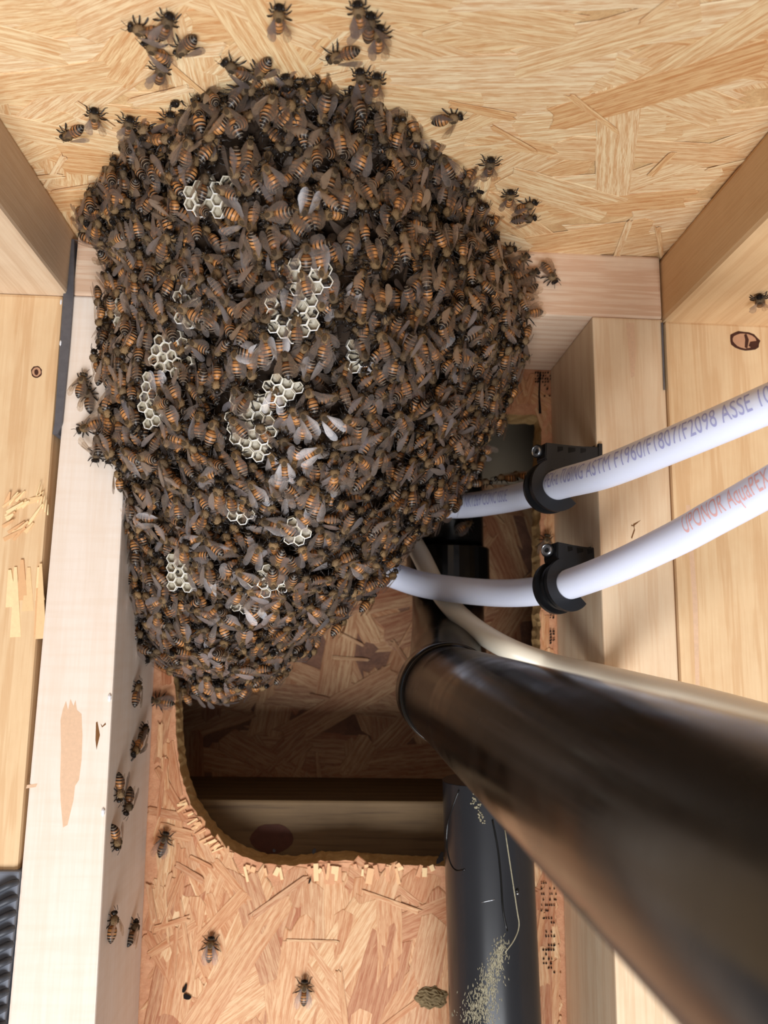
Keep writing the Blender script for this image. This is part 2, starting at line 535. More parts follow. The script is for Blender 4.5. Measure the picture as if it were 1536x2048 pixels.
# top plate with a slightly ragged end
bm = bmesh.new()
zl = at(147, 580, 0).z; zr = at(1325, 643, 0).z
box(bm, .001, W - .0005, 0, D, -H, -.0004)
bevel_all(bm, .0016)
tag(bm_obj('top_plate', bm, M_PLATE), 'horizontal pine top plate with banded grain under the ceiling', 'beam')
# joists (flat on the ceiling, running towards the viewer)
bm = bmesh.new()
a0 = onplane(150, 465, 2, 0).x; 
box(bm, -.20, -.0015, -1.25, D, -H, -.0003); bevel_all(bm, .002)
joist_l = tag(bm_obj('ceiling_joist', bm, M_JOIST), 'pine ceiling joist on the left with a greyish inner side', 'joist')
bm = bmesh.new()
box(bm, W + .0005, .47, -1.25, D, -H - .0008, -.0003); bevel_all(bm, .003)
joist_r = tag(bm_obj('ceiling_joist', bm, M_JOIST_R), 'pine ceiling joist on the right with a rounded lower corner', 'joist')
# board and added side blocks in the hidden cavity
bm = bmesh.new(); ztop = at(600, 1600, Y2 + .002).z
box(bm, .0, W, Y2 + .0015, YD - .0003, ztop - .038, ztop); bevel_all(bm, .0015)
board = tag(bm_obj('cavity_board', bm, M_CAV), 'shade-darkened horizontal pine board with a dark knot, low in the cavity behind the hole', 'board')
for nm, x0, x1, lb in (('light_blocker', -.04, .004, 'added light blocker hidden behind the left edge of the hole'), ('light_blocker', W - .004, W + .04, 'added light blocker hidden behind the right edge of the hole')):  # unseen side blocks, added only to stop light leaking into the cavity
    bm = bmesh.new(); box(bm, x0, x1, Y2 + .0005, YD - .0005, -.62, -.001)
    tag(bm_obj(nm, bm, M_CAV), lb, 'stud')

# flat marks and patches, a hair proud of the surface that carries them
def patch(name, pts, mat, parent, nvec, off=.00008, th=.0003):
    nvec = Vector(nvec)
    bm = bmesh.new()
    b = [bm.verts.new(Vector(p) + nvec * (off - th)) for p in pts]
    a = [bm.verts.new(Vector(p) + nvec * off) for p in pts]
    bm.faces.new(a)
    for i in range(len(pts)): bm.faces.new((b[i], b[(i + 1) % len(pts)], a[(i + 1) % len(pts)], a[i]))
    return bm_obj(name, bm, mat, parent)
def blob_px(cx, cy, rx, ry, n=14, jag=.15, rot=0, seed=0):
    r = random.Random(seed)
    out = []
    for i in range(n):
        a = 2 * PI * i / n
        k = 1 + r.uniform(-jag, jag)
        x, y = rx * k * math.cos(a), ry * k * math.sin(a)
        out.append((cx + x * math.cos(rot) - y * math.sin(rot), cy + x * math.sin(rot) + y * math.cos(rot)))
    return out
def front(pts, Y=0): return [at(x, y, Y) for x, y in pts]
# knots
def knot(cx, cy, rx, ry, parent, Y, rot=0, hollow=False, nm='knot'):
    patch(nm, front(blob_px(cx, cy, rx, ry, 18, .06, rot, 1), Y), M_DARKKNOT, parent, (0, -1, 0), .0001)
    patch('knot_core', front(blob_px(cx, cy, rx * .78, ry * .76, 18, .06, rot, 2), Y), M_KNOT, parent, (0, -1, 0), .0002)
knot(1489, 682, 31, 19, post_r, .001, .2)
patch('knot_crack', front([(1492, 668), (1497, 680), (1494, 697), (1489, 695), (1490, 680), (1488, 670)], .001), M_DARKKNOT, post_r, (0, -1, 0), .0004)
patch('knot_crack', front([(1500, 684), (1516, 682), (1514, 691), (1504, 697), (1497, 692)], .001), M_DARKKNOT, post_r, (0, -1, 0), .0004)
knot(73, 744, 11, 12, post_l, .0005)
patch('knot_core', front(blob_px(73, 745, 4, 6, 10, .1), .0005), M_DARKKNOT, post_l, (0, -1, 0), .0004)
# knot in the cavity board
patch('knot', front(blob_px(543, 1678, 42, 30, 20, .06), Y2 + .0015), M_DARKKNOT, board, (0, -1, 0), .0002)
# brown scrape on the left stud
sc = [(122, 1500), (121, 1440), (126, 1418), (132, 1402), (136, 1420), (141, 1398), (147, 1412), (151, 1400), (154, 1420), (163, 1428), (165, 1470), (163, 1520), (158, 1560), (150, 1572), (147, 1600), (135, 1650), (126, 1655), (121, 1600), (120, 1560)]
patch('bark_scrape', front(sc), M_BROWN, stud_l, (0, -1, 0), .00005)
patch('scuff_mark', front([(54, 1570), (75, 1567), (72, 1574), (52, 1577)]), M_BROWN, stud_l, (0, -1, 0), .00005)
for q in (((192, 1445), (195, 1443), (200, 1470), (194, 1495), (193, 1500), (191, 1480)), ((211, 1445), (205, 1452), (201, 1447), (204, 1455), (212, 1449))):
    patch('crack', front(q), M_CRACK, stud_l, (0, -1, 0), .00006)
patch('crack', front([(1262, 1075), (1268, 1058), (1266, 1048), (1282, 1040), (1268, 1052), (1270, 1060), (1264, 1078)]), M_CRACK, stud_r, (0, -1, 0), .00006)
patch('crack', front([(1263, 1049), (1271, 1053), (1262, 1052)]), M_CRACK, stud_r, (0, -1, 0), .00006)
patch('resin_streak', front([(1252, 646), (1268, 646), (1272, 700), (1269, 752), (1262, 756), (1257, 700)]), M_BROWN, stud_r, (0, -1, 0), .00005)
patch('resin_streak', front([(1372, 1010), (1380, 1010), (1395, 1200), (1400, 1400), (1392, 1400), (1385, 1200)], .001), M_BROWN, post_r, (0, -1, 0), .00005)
# small knot on the inner side of the right stud
def side_r(px, py, off=0): return onplane(px, py, 0, W - SW - off)
XSL = lr(-.35)
def side_l(px, py): 
    p = at(px, py, 0)
    for _ in range(6):
        p = onplane(px, py, 0, lr(p.z))
    return p
patch('knot', [onplane(x, y, 0, rl(-.27)) for x, y in blob_px(1167, 1252, 4, 12, 10, .1)], M_DARKKNOT, stud_r, (-1, 0, 0), .0001)
patch('mould_stain', [onplane(x, y, 0, rl(-.45)) for x, y in [(1146, 1936), (1154, 1945), (1158, 1968), (1168, 1985), (1170, 1998), (1158, 1990), (1147, 1975), (1141, 1950)]], M_GLUE, stud_r, (-1, 0, 0), .0001)
patch('mould_stain', [onplane(x, y, 0, rl(-.45)) for x, y in [(1148, 2010), (1158, 2020), (1166, 2046), (1160, 2052), (1146, 2052), (1143, 2030)]], M_GLUE, stud_r, (-1, 0, 0), .0001)

# torn splinters on the left post
r = random.Random(4)
def splinter(name, a, b, wd, parent, mat, nrm=(0, -1, 0), lift=.0015, tip=.25):
    a, b = Vector(a), Vector(b); nrm = Vector(nrm)
    t = (b - a).normalized(); s = t.cross(nrm).normalized() * wd
    bm = bmesh.new()
    p = [a - s, a + s, b + s * tip + nrm * lift, b - s * tip + nrm * lift]
    q = [v - nrm * .0008 for v in p]
    hexa(bm, q + p)
    return bm_obj(name, bm, mat, parent)
for i in range(22):
    x, y = r.uniform(2, 62), r.uniform(1000, 1085)
    L = r.uniform(18, 55)
    an = r.gauss(.75, .25)
    splinter('splinter', at(x, y, .0004), at(x + L * math.cos(an), y - L * math.sin(an), .0004), r.uniform(.0005, .0016), post_l,
             (M_SPLINT, M_CHIP1, M_CHIP2)[i % 3], lift=r.uniform(.0004, .002))
for i in range(7):
    x = r.uniform(5, 82)
    y = 1125 + r.uniform(-8, 18)
    splinter('splinter', at(x, y + r.uniform(60, 160), .0004), at(x + r.uniform(-3, 3), y, .0004), r.uniform(.0012, .0030), post_l, (M_SPLINT, M_CHIP1, M_CHIP2)[i % 3], lift=r.uniform(.0002, .0008))
for i in range(6):
    splinter('splinter', at(70 + i * 5, 1000 + i * 6, .0004), at(84 + i * 3, 965 + i * 9, .0004), .0003, post_l, M_SPLINT, lift=.002)

# chips and lint stuck to the lumber
for (x, y, L) in ((219, 1396, 5), (206, 1625, 6)):
    bm = bmesh.new()
    bmesh.ops.create_icosphere(bm, subdivisions=1, radius=.0012, matrix=Matrix.Translation(at(x, y, -.0006)) @ Matrix.Diagonal((.8, .6, 1.7, 1)))
    bm_obj('white_flake', bm, M_WHITEBIT, stud_l)

# ------------------------------------------------------------------ steel strips and conduit
bm = bmesh.new()
ys = [(129, 148, 478), (127, 147, 580), (119, 138, 700), (109, 124, 845), (105, 115, 868)]
prev = None
yy = -.0016
rowsv = []
for (x0, x1, y) in ys:
    a, b = at(x0, y, yy), at(x1, y, yy)
    rowsv.append([bm.verts.new(a), bm.verts.new(b), bm.verts.new(b + Vector((0, .012, 0))), bm.verts.new(a + Vector((0, .012, 0)))])
for p, q in zip(rowsv, rowsv[1:]):
    for i in range(4): bm.faces.new((p[i], p[(i + 1) % 4], q[(i + 1) % 4], q[i]))
bm.faces.new(rowsv[0]); bm.faces.new(rowsv[-1])
strap = tag(bm_obj('steel_strap', bm, M_STEEL), 'dark grey steel strap wedged in the gap left of the left stud', 'strap')
bm = bmesh.new()
hexa(bm, [at(126, 580, -.0035), at(131, 580, -.0035), at(131, 580, .006), at(126, 580, .006), at(134, 482, -.0035), at(140, 478, -.0035), at(140, 478, .006), at(134, 482, .006)])
bm_obj('bent_lip', bm, M_STEEL, strap)
for x, y in ((122, 604), (121, 686)):
    bm = bmesh.new()
    bmesh.ops.create_icosphere(bm, subdivisions=1, radius=.0008, matrix=Matrix.Translation(at(x, y, -.0018)) @ Matrix.Diagonal((.7, .5, 2.2, 1)))
    bm_obj('white_lint', bm, M_WHITEBIT, strap)
bm = bmesh.new()
hexa(bm, [at(1327, 780, -.0008), at(1330, 780, -.0008), at(1330, 780, .02), at(1327, 780, .02), at(1322, 645, -.0008), at(1326, 645, -.0008), at(1326, 645, .02), at(1322, 645, .02)])
tag(bm_obj('steel_strap', bm, M_STEEL), 'thin bright steel edge in the seam right of the right stud', 'strap')

# rubber block with slanted ribs at the lower left
bm = bmesh.new()
zt = at(10, 1745, -.004).z
xr0, xr1 = at(30, 1760, -.004).x, at(3, 2048, -.004).x
xL = xr0 - .11
hexa(bm, [(xL, -.002, ZB), (xr1 - .006, -.002, ZB), (xr1 - .006, .02, ZB), (xL, .02, ZB), (xL, -.002, zt), (xr0 + .001, -.002, zt), (xr0 + .001, .02, zt), (xL, .02, zt)])
bevel_all(bm, .001)
rub = tag(bm_obj('ribbed_gasket', bm, plain('blue_grey_rubber', srgb(112, 116, 126), .55, .4)), 'dark grey ribbed rubber strip in the lower left corner, left of the pale stud', 'gasket')
for i in range(60):
    f = i / 11
    z = zt - .006 - .0068 * i
    x = xr0 + (xr1 - xr0) * (zt - z) / (zt - at(3, 2048, -.004).z) - .001
    bm = bmesh.new()
    pts = [Vector((x - .009, -.0035, z - .0035)), Vector((x - .005, -.0045, z - .0012)), Vector((x - .001, -.0042, z + .0008)), Vector((x + .001, -.001, z + .0012))]
    tube(bm, catmull(pts, 3), .0017, 6)
    bm_obj('rib', bm, M_RUBBER, rub, True)

# gray panel in the cavity, behind the swarm
bm = bmesh.new()
p0, p1 = at(1110, 830, .17), at(900, 966, .17)
box(bm, p1.x - .05, p0.x, .165, .172, p1.z, p0.z + .02)
bevel_all(bm, .001)
tag(bm_obj('grey_panel', bm, M_GREY), 'plain grey panel in the cavity between swarm and right edge of hole', 'panel')

# black stencil marks on the sheathing strip
r = random.Random(11)
def stencil(x0, x1, y0, y1, step, sz, prob=.6):
    y = y0
    bm = bmesh.new()
    while y < y1:
        x = x0
        while x < x1:
            if r.random() < prob:
                p = blob_px(x + r.uniform(-.6, .6), y, sz * r.uniform(.7, 1.1), sz * r.uniform(.8, 1.6), 5, .2, r.uniform(0, 1), r.random())
                a = [bm.verts.new(at(qx, qy, D) + Vector((0, -.0016, 0))) for qx, qy in p]
                b = [bm.verts.new(v.co + Vector((0, .0003, 0))) for v in a]
                bm.faces.new(a)
                for i in range(5): bm.faces.new((b[i], b[(i + 1) % 5], a[(i + 1) % 5], a[i]))
            x += sz * 2.6
        y += step
    o = bm_obj('stencil_print', bm, M_INK, wall_back)
    o['kind'] = 'stuff'
stencil(1070, 1106, 747, 768, 6, 1.9, .75)
stencil(1088, 1106, 772, 800, 7, 1.9, .6)
stencil(1100, 1106, 1205, 1236, 5, 2.0, .8)
stencil(1100, 1106, 1262, 1290, 6, 2.2, .8)
stencil(1082, 1112, 1765, 1830, 11, 1.6, .5)
stencil(1086, 1110, 1835, 1960, 9, 2.0, .42)
patch('board_crack', [p + Vector((0, -.0012, 0)) for p in front([(1078, 745), (1081, 745), (1079, 790), (1082, 828), (1077, 828), (1076, 790)], D)], M_INK, wall_back, (0, -1, 0))
# dried glue blob and pitch specks
bm = bmesh.new()
g0 = at(862, 1994, D)
bmesh.ops.create_icosphere(bm, subdivisions=4, radius=1, matrix=Matrix.Translation(g0) @ Matrix.Diagonal((.0098, .0022, .0062, 1)))
for v in bm.verts:
    q = v.co * 900
    v.co += Vector((math.sin(q.z * 1.3) * .0008, -abs(math.sin(q.x * 1.7) * math.cos(q.z * 1.9)) * .0010, math.cos(q.x * 1.1) * .0006))
bm_obj('glue_blob', bm, M_GLUE, wall_back)
for (x, y, rx, ry) in ((880, 1716, 6, 12), (375, 1992, 9, 5), (371, 1975, 4, 8), (628, 1702, 3, 6), (620, 1760, 2, 6), (548, 1700, 3, 3)):
    patch('pitch_fleck', [p + Vector((0, -.0016, 0)) for p in front(blob_px(x, y, rx, ry, 9, .3, .4, x), D)], M_INK, wall_back, (0, -1, 0))
# frayed chips along the bottom of the cut
for i in range(28):
    x = r.uniform(470, 870)
    y = 1736 + r.uniform(-6, 6)
    a = at(x, y + r.uniform(2, 34), D - .0011); b = at(x + r.uniform(-8, 8), y - 4, D - .0011)
    splinter('splinter', a, b, r.uniform(.0006, .0022), wall_back, (M_CHIP1, M_CHIP2, M_CHIP3)[i % 3], lift=r.uniform(.0001, .0006), tip=r.uniform(.7, 1.1))
for i in range(26):
    t = r.random()
    x, y = (372 + 75 * t, 1600 + 95 * t ** .8)
    a = at(x - r.uniform(10, 26), y + r.uniform(2, 16), D - .0013); b = at(x, y, D - .0013)
    splinter('splinter', a, b, r.uniform(.0003, .0008), wall_back, (M_CHIP1, M_CHIP2, M_CHIP3)[i % 3], lift=r.uniform(.0001, .0006), tip=r.uniform(.7, 1.1))

# ------------------------------------------------------------------ pipes
R_ABS = .02415
# vertical drain pipe low in the bay
def vpipe_pts(px0, py0, px1, py1, Y, n=2):
    a, b = at(px0, py0, Y), at(px1, py1, Y)
    return [a + (b - a) * i / n for i in range(n + 1)]
def annular(bm, p, t, r0, r1, L, seg=48):
    """hollow sleeve of outer r1, inner r0 from p along t"""
    t = t.normalized()
    a = Vector((0, 0, 1)) if abs(t.z) < .9 else Vector((1, 0, 0))
    n = (a - t * a.dot(t)).normalized(); b = t.cross(n)
    ring = lambda q, r: [bm.verts.new(q + n * r * math.cos(2 * PI * k / seg) + b * r * math.sin(2 * PI * k / seg)) for k in range(seg)]
    prof = [(0, r0), (0, r1 - .0008), (.0008, r1), (L - .0008, r1), (L, r1 - .0008), (L, r0)]
    R = [ring(p + t * z, rr) for z, rr in prof]
    for i in range(len(R)):
        A, B_ = R[i], R[(i + 1) % len(R)]
        for k in range(seg): bm.faces.new((A[k], A[(k + 1) % seg], B_[(k + 1) % seg], B_[k]))
low = vpipe_pts(972, 1558, 1000, 2300, .046)
low = [low[0], low[-1], low[0] + (low[-1] - low[0]) * 2.6]
bm = bmesh.new(); tube(bm, low, R_ABS, 48)
bmesh.ops.bevel(bm, geom=[e for e in bm.edges if len([f for f in e.link_faces if len(f.verts) > 4]) == 1], offset=.0012, segments=2, affect='EDGES')
for f in bm.faces: f.smooth = len(f.verts) == 4
lowp = tag(bm_obj('drain_pipe', bm, M_ABS2, None, False), 'glossy black vertical drain pipe with glue smears, at the bottom in front of strand board', 'pipe')
for p in lowp.data.polygons: p.use_smooth = len(p.vertices) == 4
# glue smear and drips on it
def on_cyl(px, py, c0, c1, R, eps=0):
    """ray hit on a cylinder"""
    d = ray(px, py); ax = (c1 - c0).normalized(); o = CAM - c0
    dp = d - ax * d.dot(ax); op = o - ax * o.dot(ax)
    A = dp.dot(dp); B_ = 2 * dp.dot(op); Cc = op.dot(op) - (R + eps) ** 2
    q = B_ * B_ - 4 * A * Cc
    if q < 0: return None
    t = (-B_ - math.sqrt(q)) / (2 * A)
    h = CAM + d * t
    return h, (op + dp * t).normalized()
M_SMEAR = plain('pale_glue_smear', srgb(150, 142, 118), .7, .3, 0, 700, .5, .0015)
def wire_on_cyl(pxs, c0, c1, R, rad, mat, name, parent):
    pts = [on_cyl(x, y, c0, c1, R, .0001) for x, y in pxs]
    pts = [p[0] for p in pts if p]
    bm = bmesh.new(); tube(bm, catmull(pts, 4), rad, 6)
    return bm_obj(name, bm, mat, parent, True)
wire_on_cyl([(918, 1580), (905, 1615), (895, 1650), (893, 1690), (900, 1725), (912, 1741), (930, 1739)], low[0], low[-1], R_ABS, .00035, M_ABS, 'glue_run', lowp)
wire_on_cyl([(985, 1640), (996, 1700), (1002, 1760), (1006, 1820), (1014, 1862)], low[0], low[-1], R_ABS, .0005, M_ABS, 'glue_run', lowp)
wire_on_cyl([(1010, 1660), (1022, 1740), (1034, 1820), (1038, 1852), (1028, 1880), (1010, 1905)], low[0], low[-1], R_ABS, .00035, M_SMEAR, 'glue_run', lowp)
wire_on_cyl([(963, 1805), (990, 1799)], low[0], low[-1], R_ABS, .0002, M_NAIL, 'scratch', lowp)
rs = random.Random(5)
bm = bmesh.new()
for i in range(900):
    t = rs.random() ** .8
    x = 1008 - 60 * t + rs.gauss(0, 5 + 15 * t); y = 1880 + 165 * t + rs.gauss(0, 8)
    h = on_cyl(x, y, low[0], low[-1], R_ABS)
    if h:
        Mx = Matrix.Translation(h[0]) @ Matrix.Rotation(rs.uniform(-.5, .5), 4, 'Y') @ Matrix.Diagonal((.00022, .00025, rs.uniform(.0003, .0013), 1))
        bmesh.ops.create_icosphere(bm, subdivisions=1, radius=1, matrix=Mx)
o = bm_obj('glue_smear', bm, M_SMEAR, lowp); o['kind'] = 'stuff'
bm = bmesh.new()
for i in range(40):
    h = on_cyl(946 + rs.gauss(0, 4) + i * .5, 1592 + i * 1.3 + rs.gauss(0, 4), low[0], low[-1], R_ABS)
    if h: bmesh.ops.create_icosphere(bm, subdivisions=1, radius=rs.uniform(.0003, .0007), matrix=Matrix.Translation(h[0]))
o = bm_obj('glue_smear', bm, M_SMEAR, lowp); o['kind'] = 'stuff'
for (x, y) in ((1034, 1781), (1035, 1787)):
    h = on_cyl(x, y, low[0], low[-1], R_ABS)
    if h:
        bm = bmesh.new(); bmesh.ops.create_icosphere(bm, subdivisions=2, radius=.0010 if y < 1785 else .0007, matrix=Matrix.Translation(h[0]))
        bm_obj('glue_drip', bm, M_ABS if y < 1785 else M_NAIL, lowp, True)

# elbow and big branch pipe coming out towards the viewer
vpd = ray(627, 1226).normalized()       # direction of the pipe axis, away from the viewer
# tangent planes of its two visible edges give the distance of its axis
n_up = ray(1033, 1320).cross(ray(1536, 1437)).normalized()
n_lo = ray(993, 1640).cross(ray(1353, 2048)).normalized()
e_up = (ray(1300, 1382) - vpd * ray(1300, 1382).dot(vpd)).normalized()
e_lo = (ray(1168, 1838) - vpd * ray(1168, 1838).dot(vpd)).normalized()
half = math.acos(max(-1, min(1, e_up.dot(e_lo)))) / 2
mid = (e_up + e_lo).normalized()
dist = R_ABS / math.sin(half)
ax0 = CAM + mid * dist
def ax_at(Y): return ax0 + vpd * ((Y - ax0.y) / vpd.y)
hubY = -.004
bm = bmesh.new(); tube(bm, [ax_at(Y) for Y in (-.62, -.4, -.3, -.2, -.1, hubY + .01)], R_ABS, 96)
big = tag(bm_obj('drain_pipe', bm, M_ABS, None, True), 'large glossy black drain pipe running from the elbow toward the viewer at lower right', 'pipe')
# elbow: hub, bend upward, upper socket
upY = .148
up0 = at(896, 1210, upY); up1 = at(890, 780, upY)
R_UP = .0258
el = empty('pipe_elbow', ax_at(hubY))
bm = bmesh.new(); annular(bm, ax_at(hubY), vpd, R_ABS, R_ABS + .0016, .022, 64)
bm_obj('hub', bm, M_ABS, el, False)
bm = bmesh.new(); annular(bm, ax_at(hubY - .0008), vpd, R_ABS, R_ABS + .0008, .003, 64)
bm_obj('glue_ring', bm, M_ABS, el, True)
for ob in el.children:
    for p in ob.data.polygons: p.use_smooth = True
pth = catmull([ax_at(hubY + .016), depth(895, 1366, .436), depth(896, 1338, .465), depth(896, 1300, .505), depth(896, 1255, .54), up0, up0 + Vector((0, 0, .012))], 8)
bm = bmesh.new(); tube(bm, pth, 1, 48, rs=[R_ABS - .002 + .0035 * i / (len(pth) - 1) for i in range(len(pth))])
bm_obj('bend', bm, M_ABS, el, True)
cz0 = at(896, 1190, upY); cz1 = at(895, 1098, upY)
bm = bmesh.new(); annular(bm, cz0, cz1 - cz0, R_UP - .002, R_UP + .0035, (cz1 - cz0).length, 48)
bm_obj('upper_socket', bm, M_ABS, el, False)
bm = bmesh.new(); tube(bm, [cz1 - Vector((0, 0, .02)), up1, up1 + Vector((0, 0, .02))], R_UP, 48)
tag(el, 'black elbow fitting joining the big pipe to the vertical pipe in the hole', 'pipe fitting')
tag(bm_obj('drain_pipe', bm, M_ABS, None, True), 'black vertical drain pipe rising behind the swarm inside the hole', 'pipe')

# ---- PEX tubes
def pex(name, ctrl, r, mat, label):
    P = catmull([depth(x, y, Z) for x, y, Z in ctrl], 14)
    bm = bmesh.new(); tube(bm, P, r, 32)
    return tag(bm_obj(name, bm, mat, None, True), label, 'tube'), P
R_PEX = .00795
t1, P1 = pex('water_tube', [(700, 1000, .60), (800, 1008, .53), (895, 1012, .516), (948, 1009.5, .503), (1036, 994, .469), (1124, 967, .415), (1212, 943, .375), (1344, 890, .345), (1520, 815, .317), (1640, 763, .300)], R_PEX, M_PEX,
             'white water tube with blue print, upper one, held by the upper clamp')
t2, P2 = pex('water_tube', [(650, 1085, .50), (720, 1122, .50), (785, 1150, .50), (860, 1172, .49), (992, 1186, .465), (1100, 1178, .43), (1212, 1142, .395), (1344, 1081, .362), (1432, 1033, .342), (1520, 984, .325), (1640, 915, .305)], R_PEX, M_PEX,
             'white water tube with red print, second one, held by the lower clamp')
t3, P3 = pex('water_tube', [(800, 1040, .555), (840, 1108, .528), (880, 1185, .505), (935, 1245, .48), (1010, 1294, .452), (1100, 1328, .445), (1200, 1352, .41), (1300, 1377, .375), (1400, 1401, .35), (1540, 1440, .32), (1660, 1475, .30)], .00625, M_PEX2,
             'thin cream tube curving down behind the others and along the big black pipe')

def text_on_tube(body, P, xpix, side, size, stretch, mat, parent, ang0, R, flip=1):
    """wrap lettering round a tube; xpix = photo x of the text start (on the tube centre line)"""
    cu = bpy.data.curves.new('print', 'FONT')
    cu.body = body; cu.size = size; cu.align_y = 'CENTER'
    cu.space_character = 1.05
    tmp = bpy.data.objects.new('print', cu)
    C.objects.link(tmp)
    bpy.context.view_layer.update()
    me = bpy.data.meshes.new_from_object(tmp.evaluated_get(bpy.context.evaluated_depsgraph_get()))
    bpy.data.objects.remove(tmp)
    bm = bmesh.new(); bm.from_mesh(me)
    for k in range(-3, 4):
        bmesh.ops.bisect_plane(bm, geom=list(bm.verts) + list(bm.edges) + list(bm.faces), plane_co=(0, k * size * .14, 0), plane_no=(0, 1, 0))
    T, Nn, B_ = frames(P)
    s = [0]
    for a, b in zip(P, P[1:]): s.append(s[-1] + (b - a).length)
    # arc length where the tube passes xpix
    def pxof(p):
        d = p - CAM; return 768 + F_PX * d.dot(RT) / d.dot(FW)
    s0 = None
    for i in range(len(P) - 1):
        x0, x1 = pxof(P[i]), pxof(P[i + 1])
        if x0 <= xpix < x1: s0 = s[i] + (s[i + 1] - s[i]) * (xpix - x0) / (x1 - x0)
    for v in bm.verts:
        q = s0 + v.co.x * stretch
        i = max(0, min(len(P) - 2, int(np.searchsorted(s, q)) - 1))
        f = (q - s[i]) / (s[i + 1] - s[i])
        p = P[i].lerp(P[i + 1], f)
        t = T[i].lerp(T[i + 1], f).normalized()
        view = (CAM - p); view = (view - t * view.dot(t)).normalized()
        upv = Vector((0, 0, 1)); upv = (upv - t * upv.dot(t) - view * upv.dot(view)).normalized()
        a = ang0 + v.co.y / R
        v.co = p + (view * math.cos(a) + upv * math.sin(a)) * (R + .00006)
    me2 = bpy.data.meshes.new('printed_text'); bm.to_mesh(me2); bm.free()
    return tag(link('printed_text', me2, mat, parent), 'small capital lettering printed along the tube')
text_on_tube('UB AOD NK1269 CONC ISSUE', P1, 898, 1, .0108, .40, M_BLUEINK, t1, .30, R_PEX)
text_on_tube('PEX-a TUBING ASTM F1960/F1807/F2098 ASSE 1061', P1, 1116, 1, .0116, .515, M_BLUEINK, t1, .45, R_PEX)
text_on_tube('UPONOR AquaPEX', P2, 1390, 1, .0125, .41, M_REDINK, t2, .48, R_PEX)

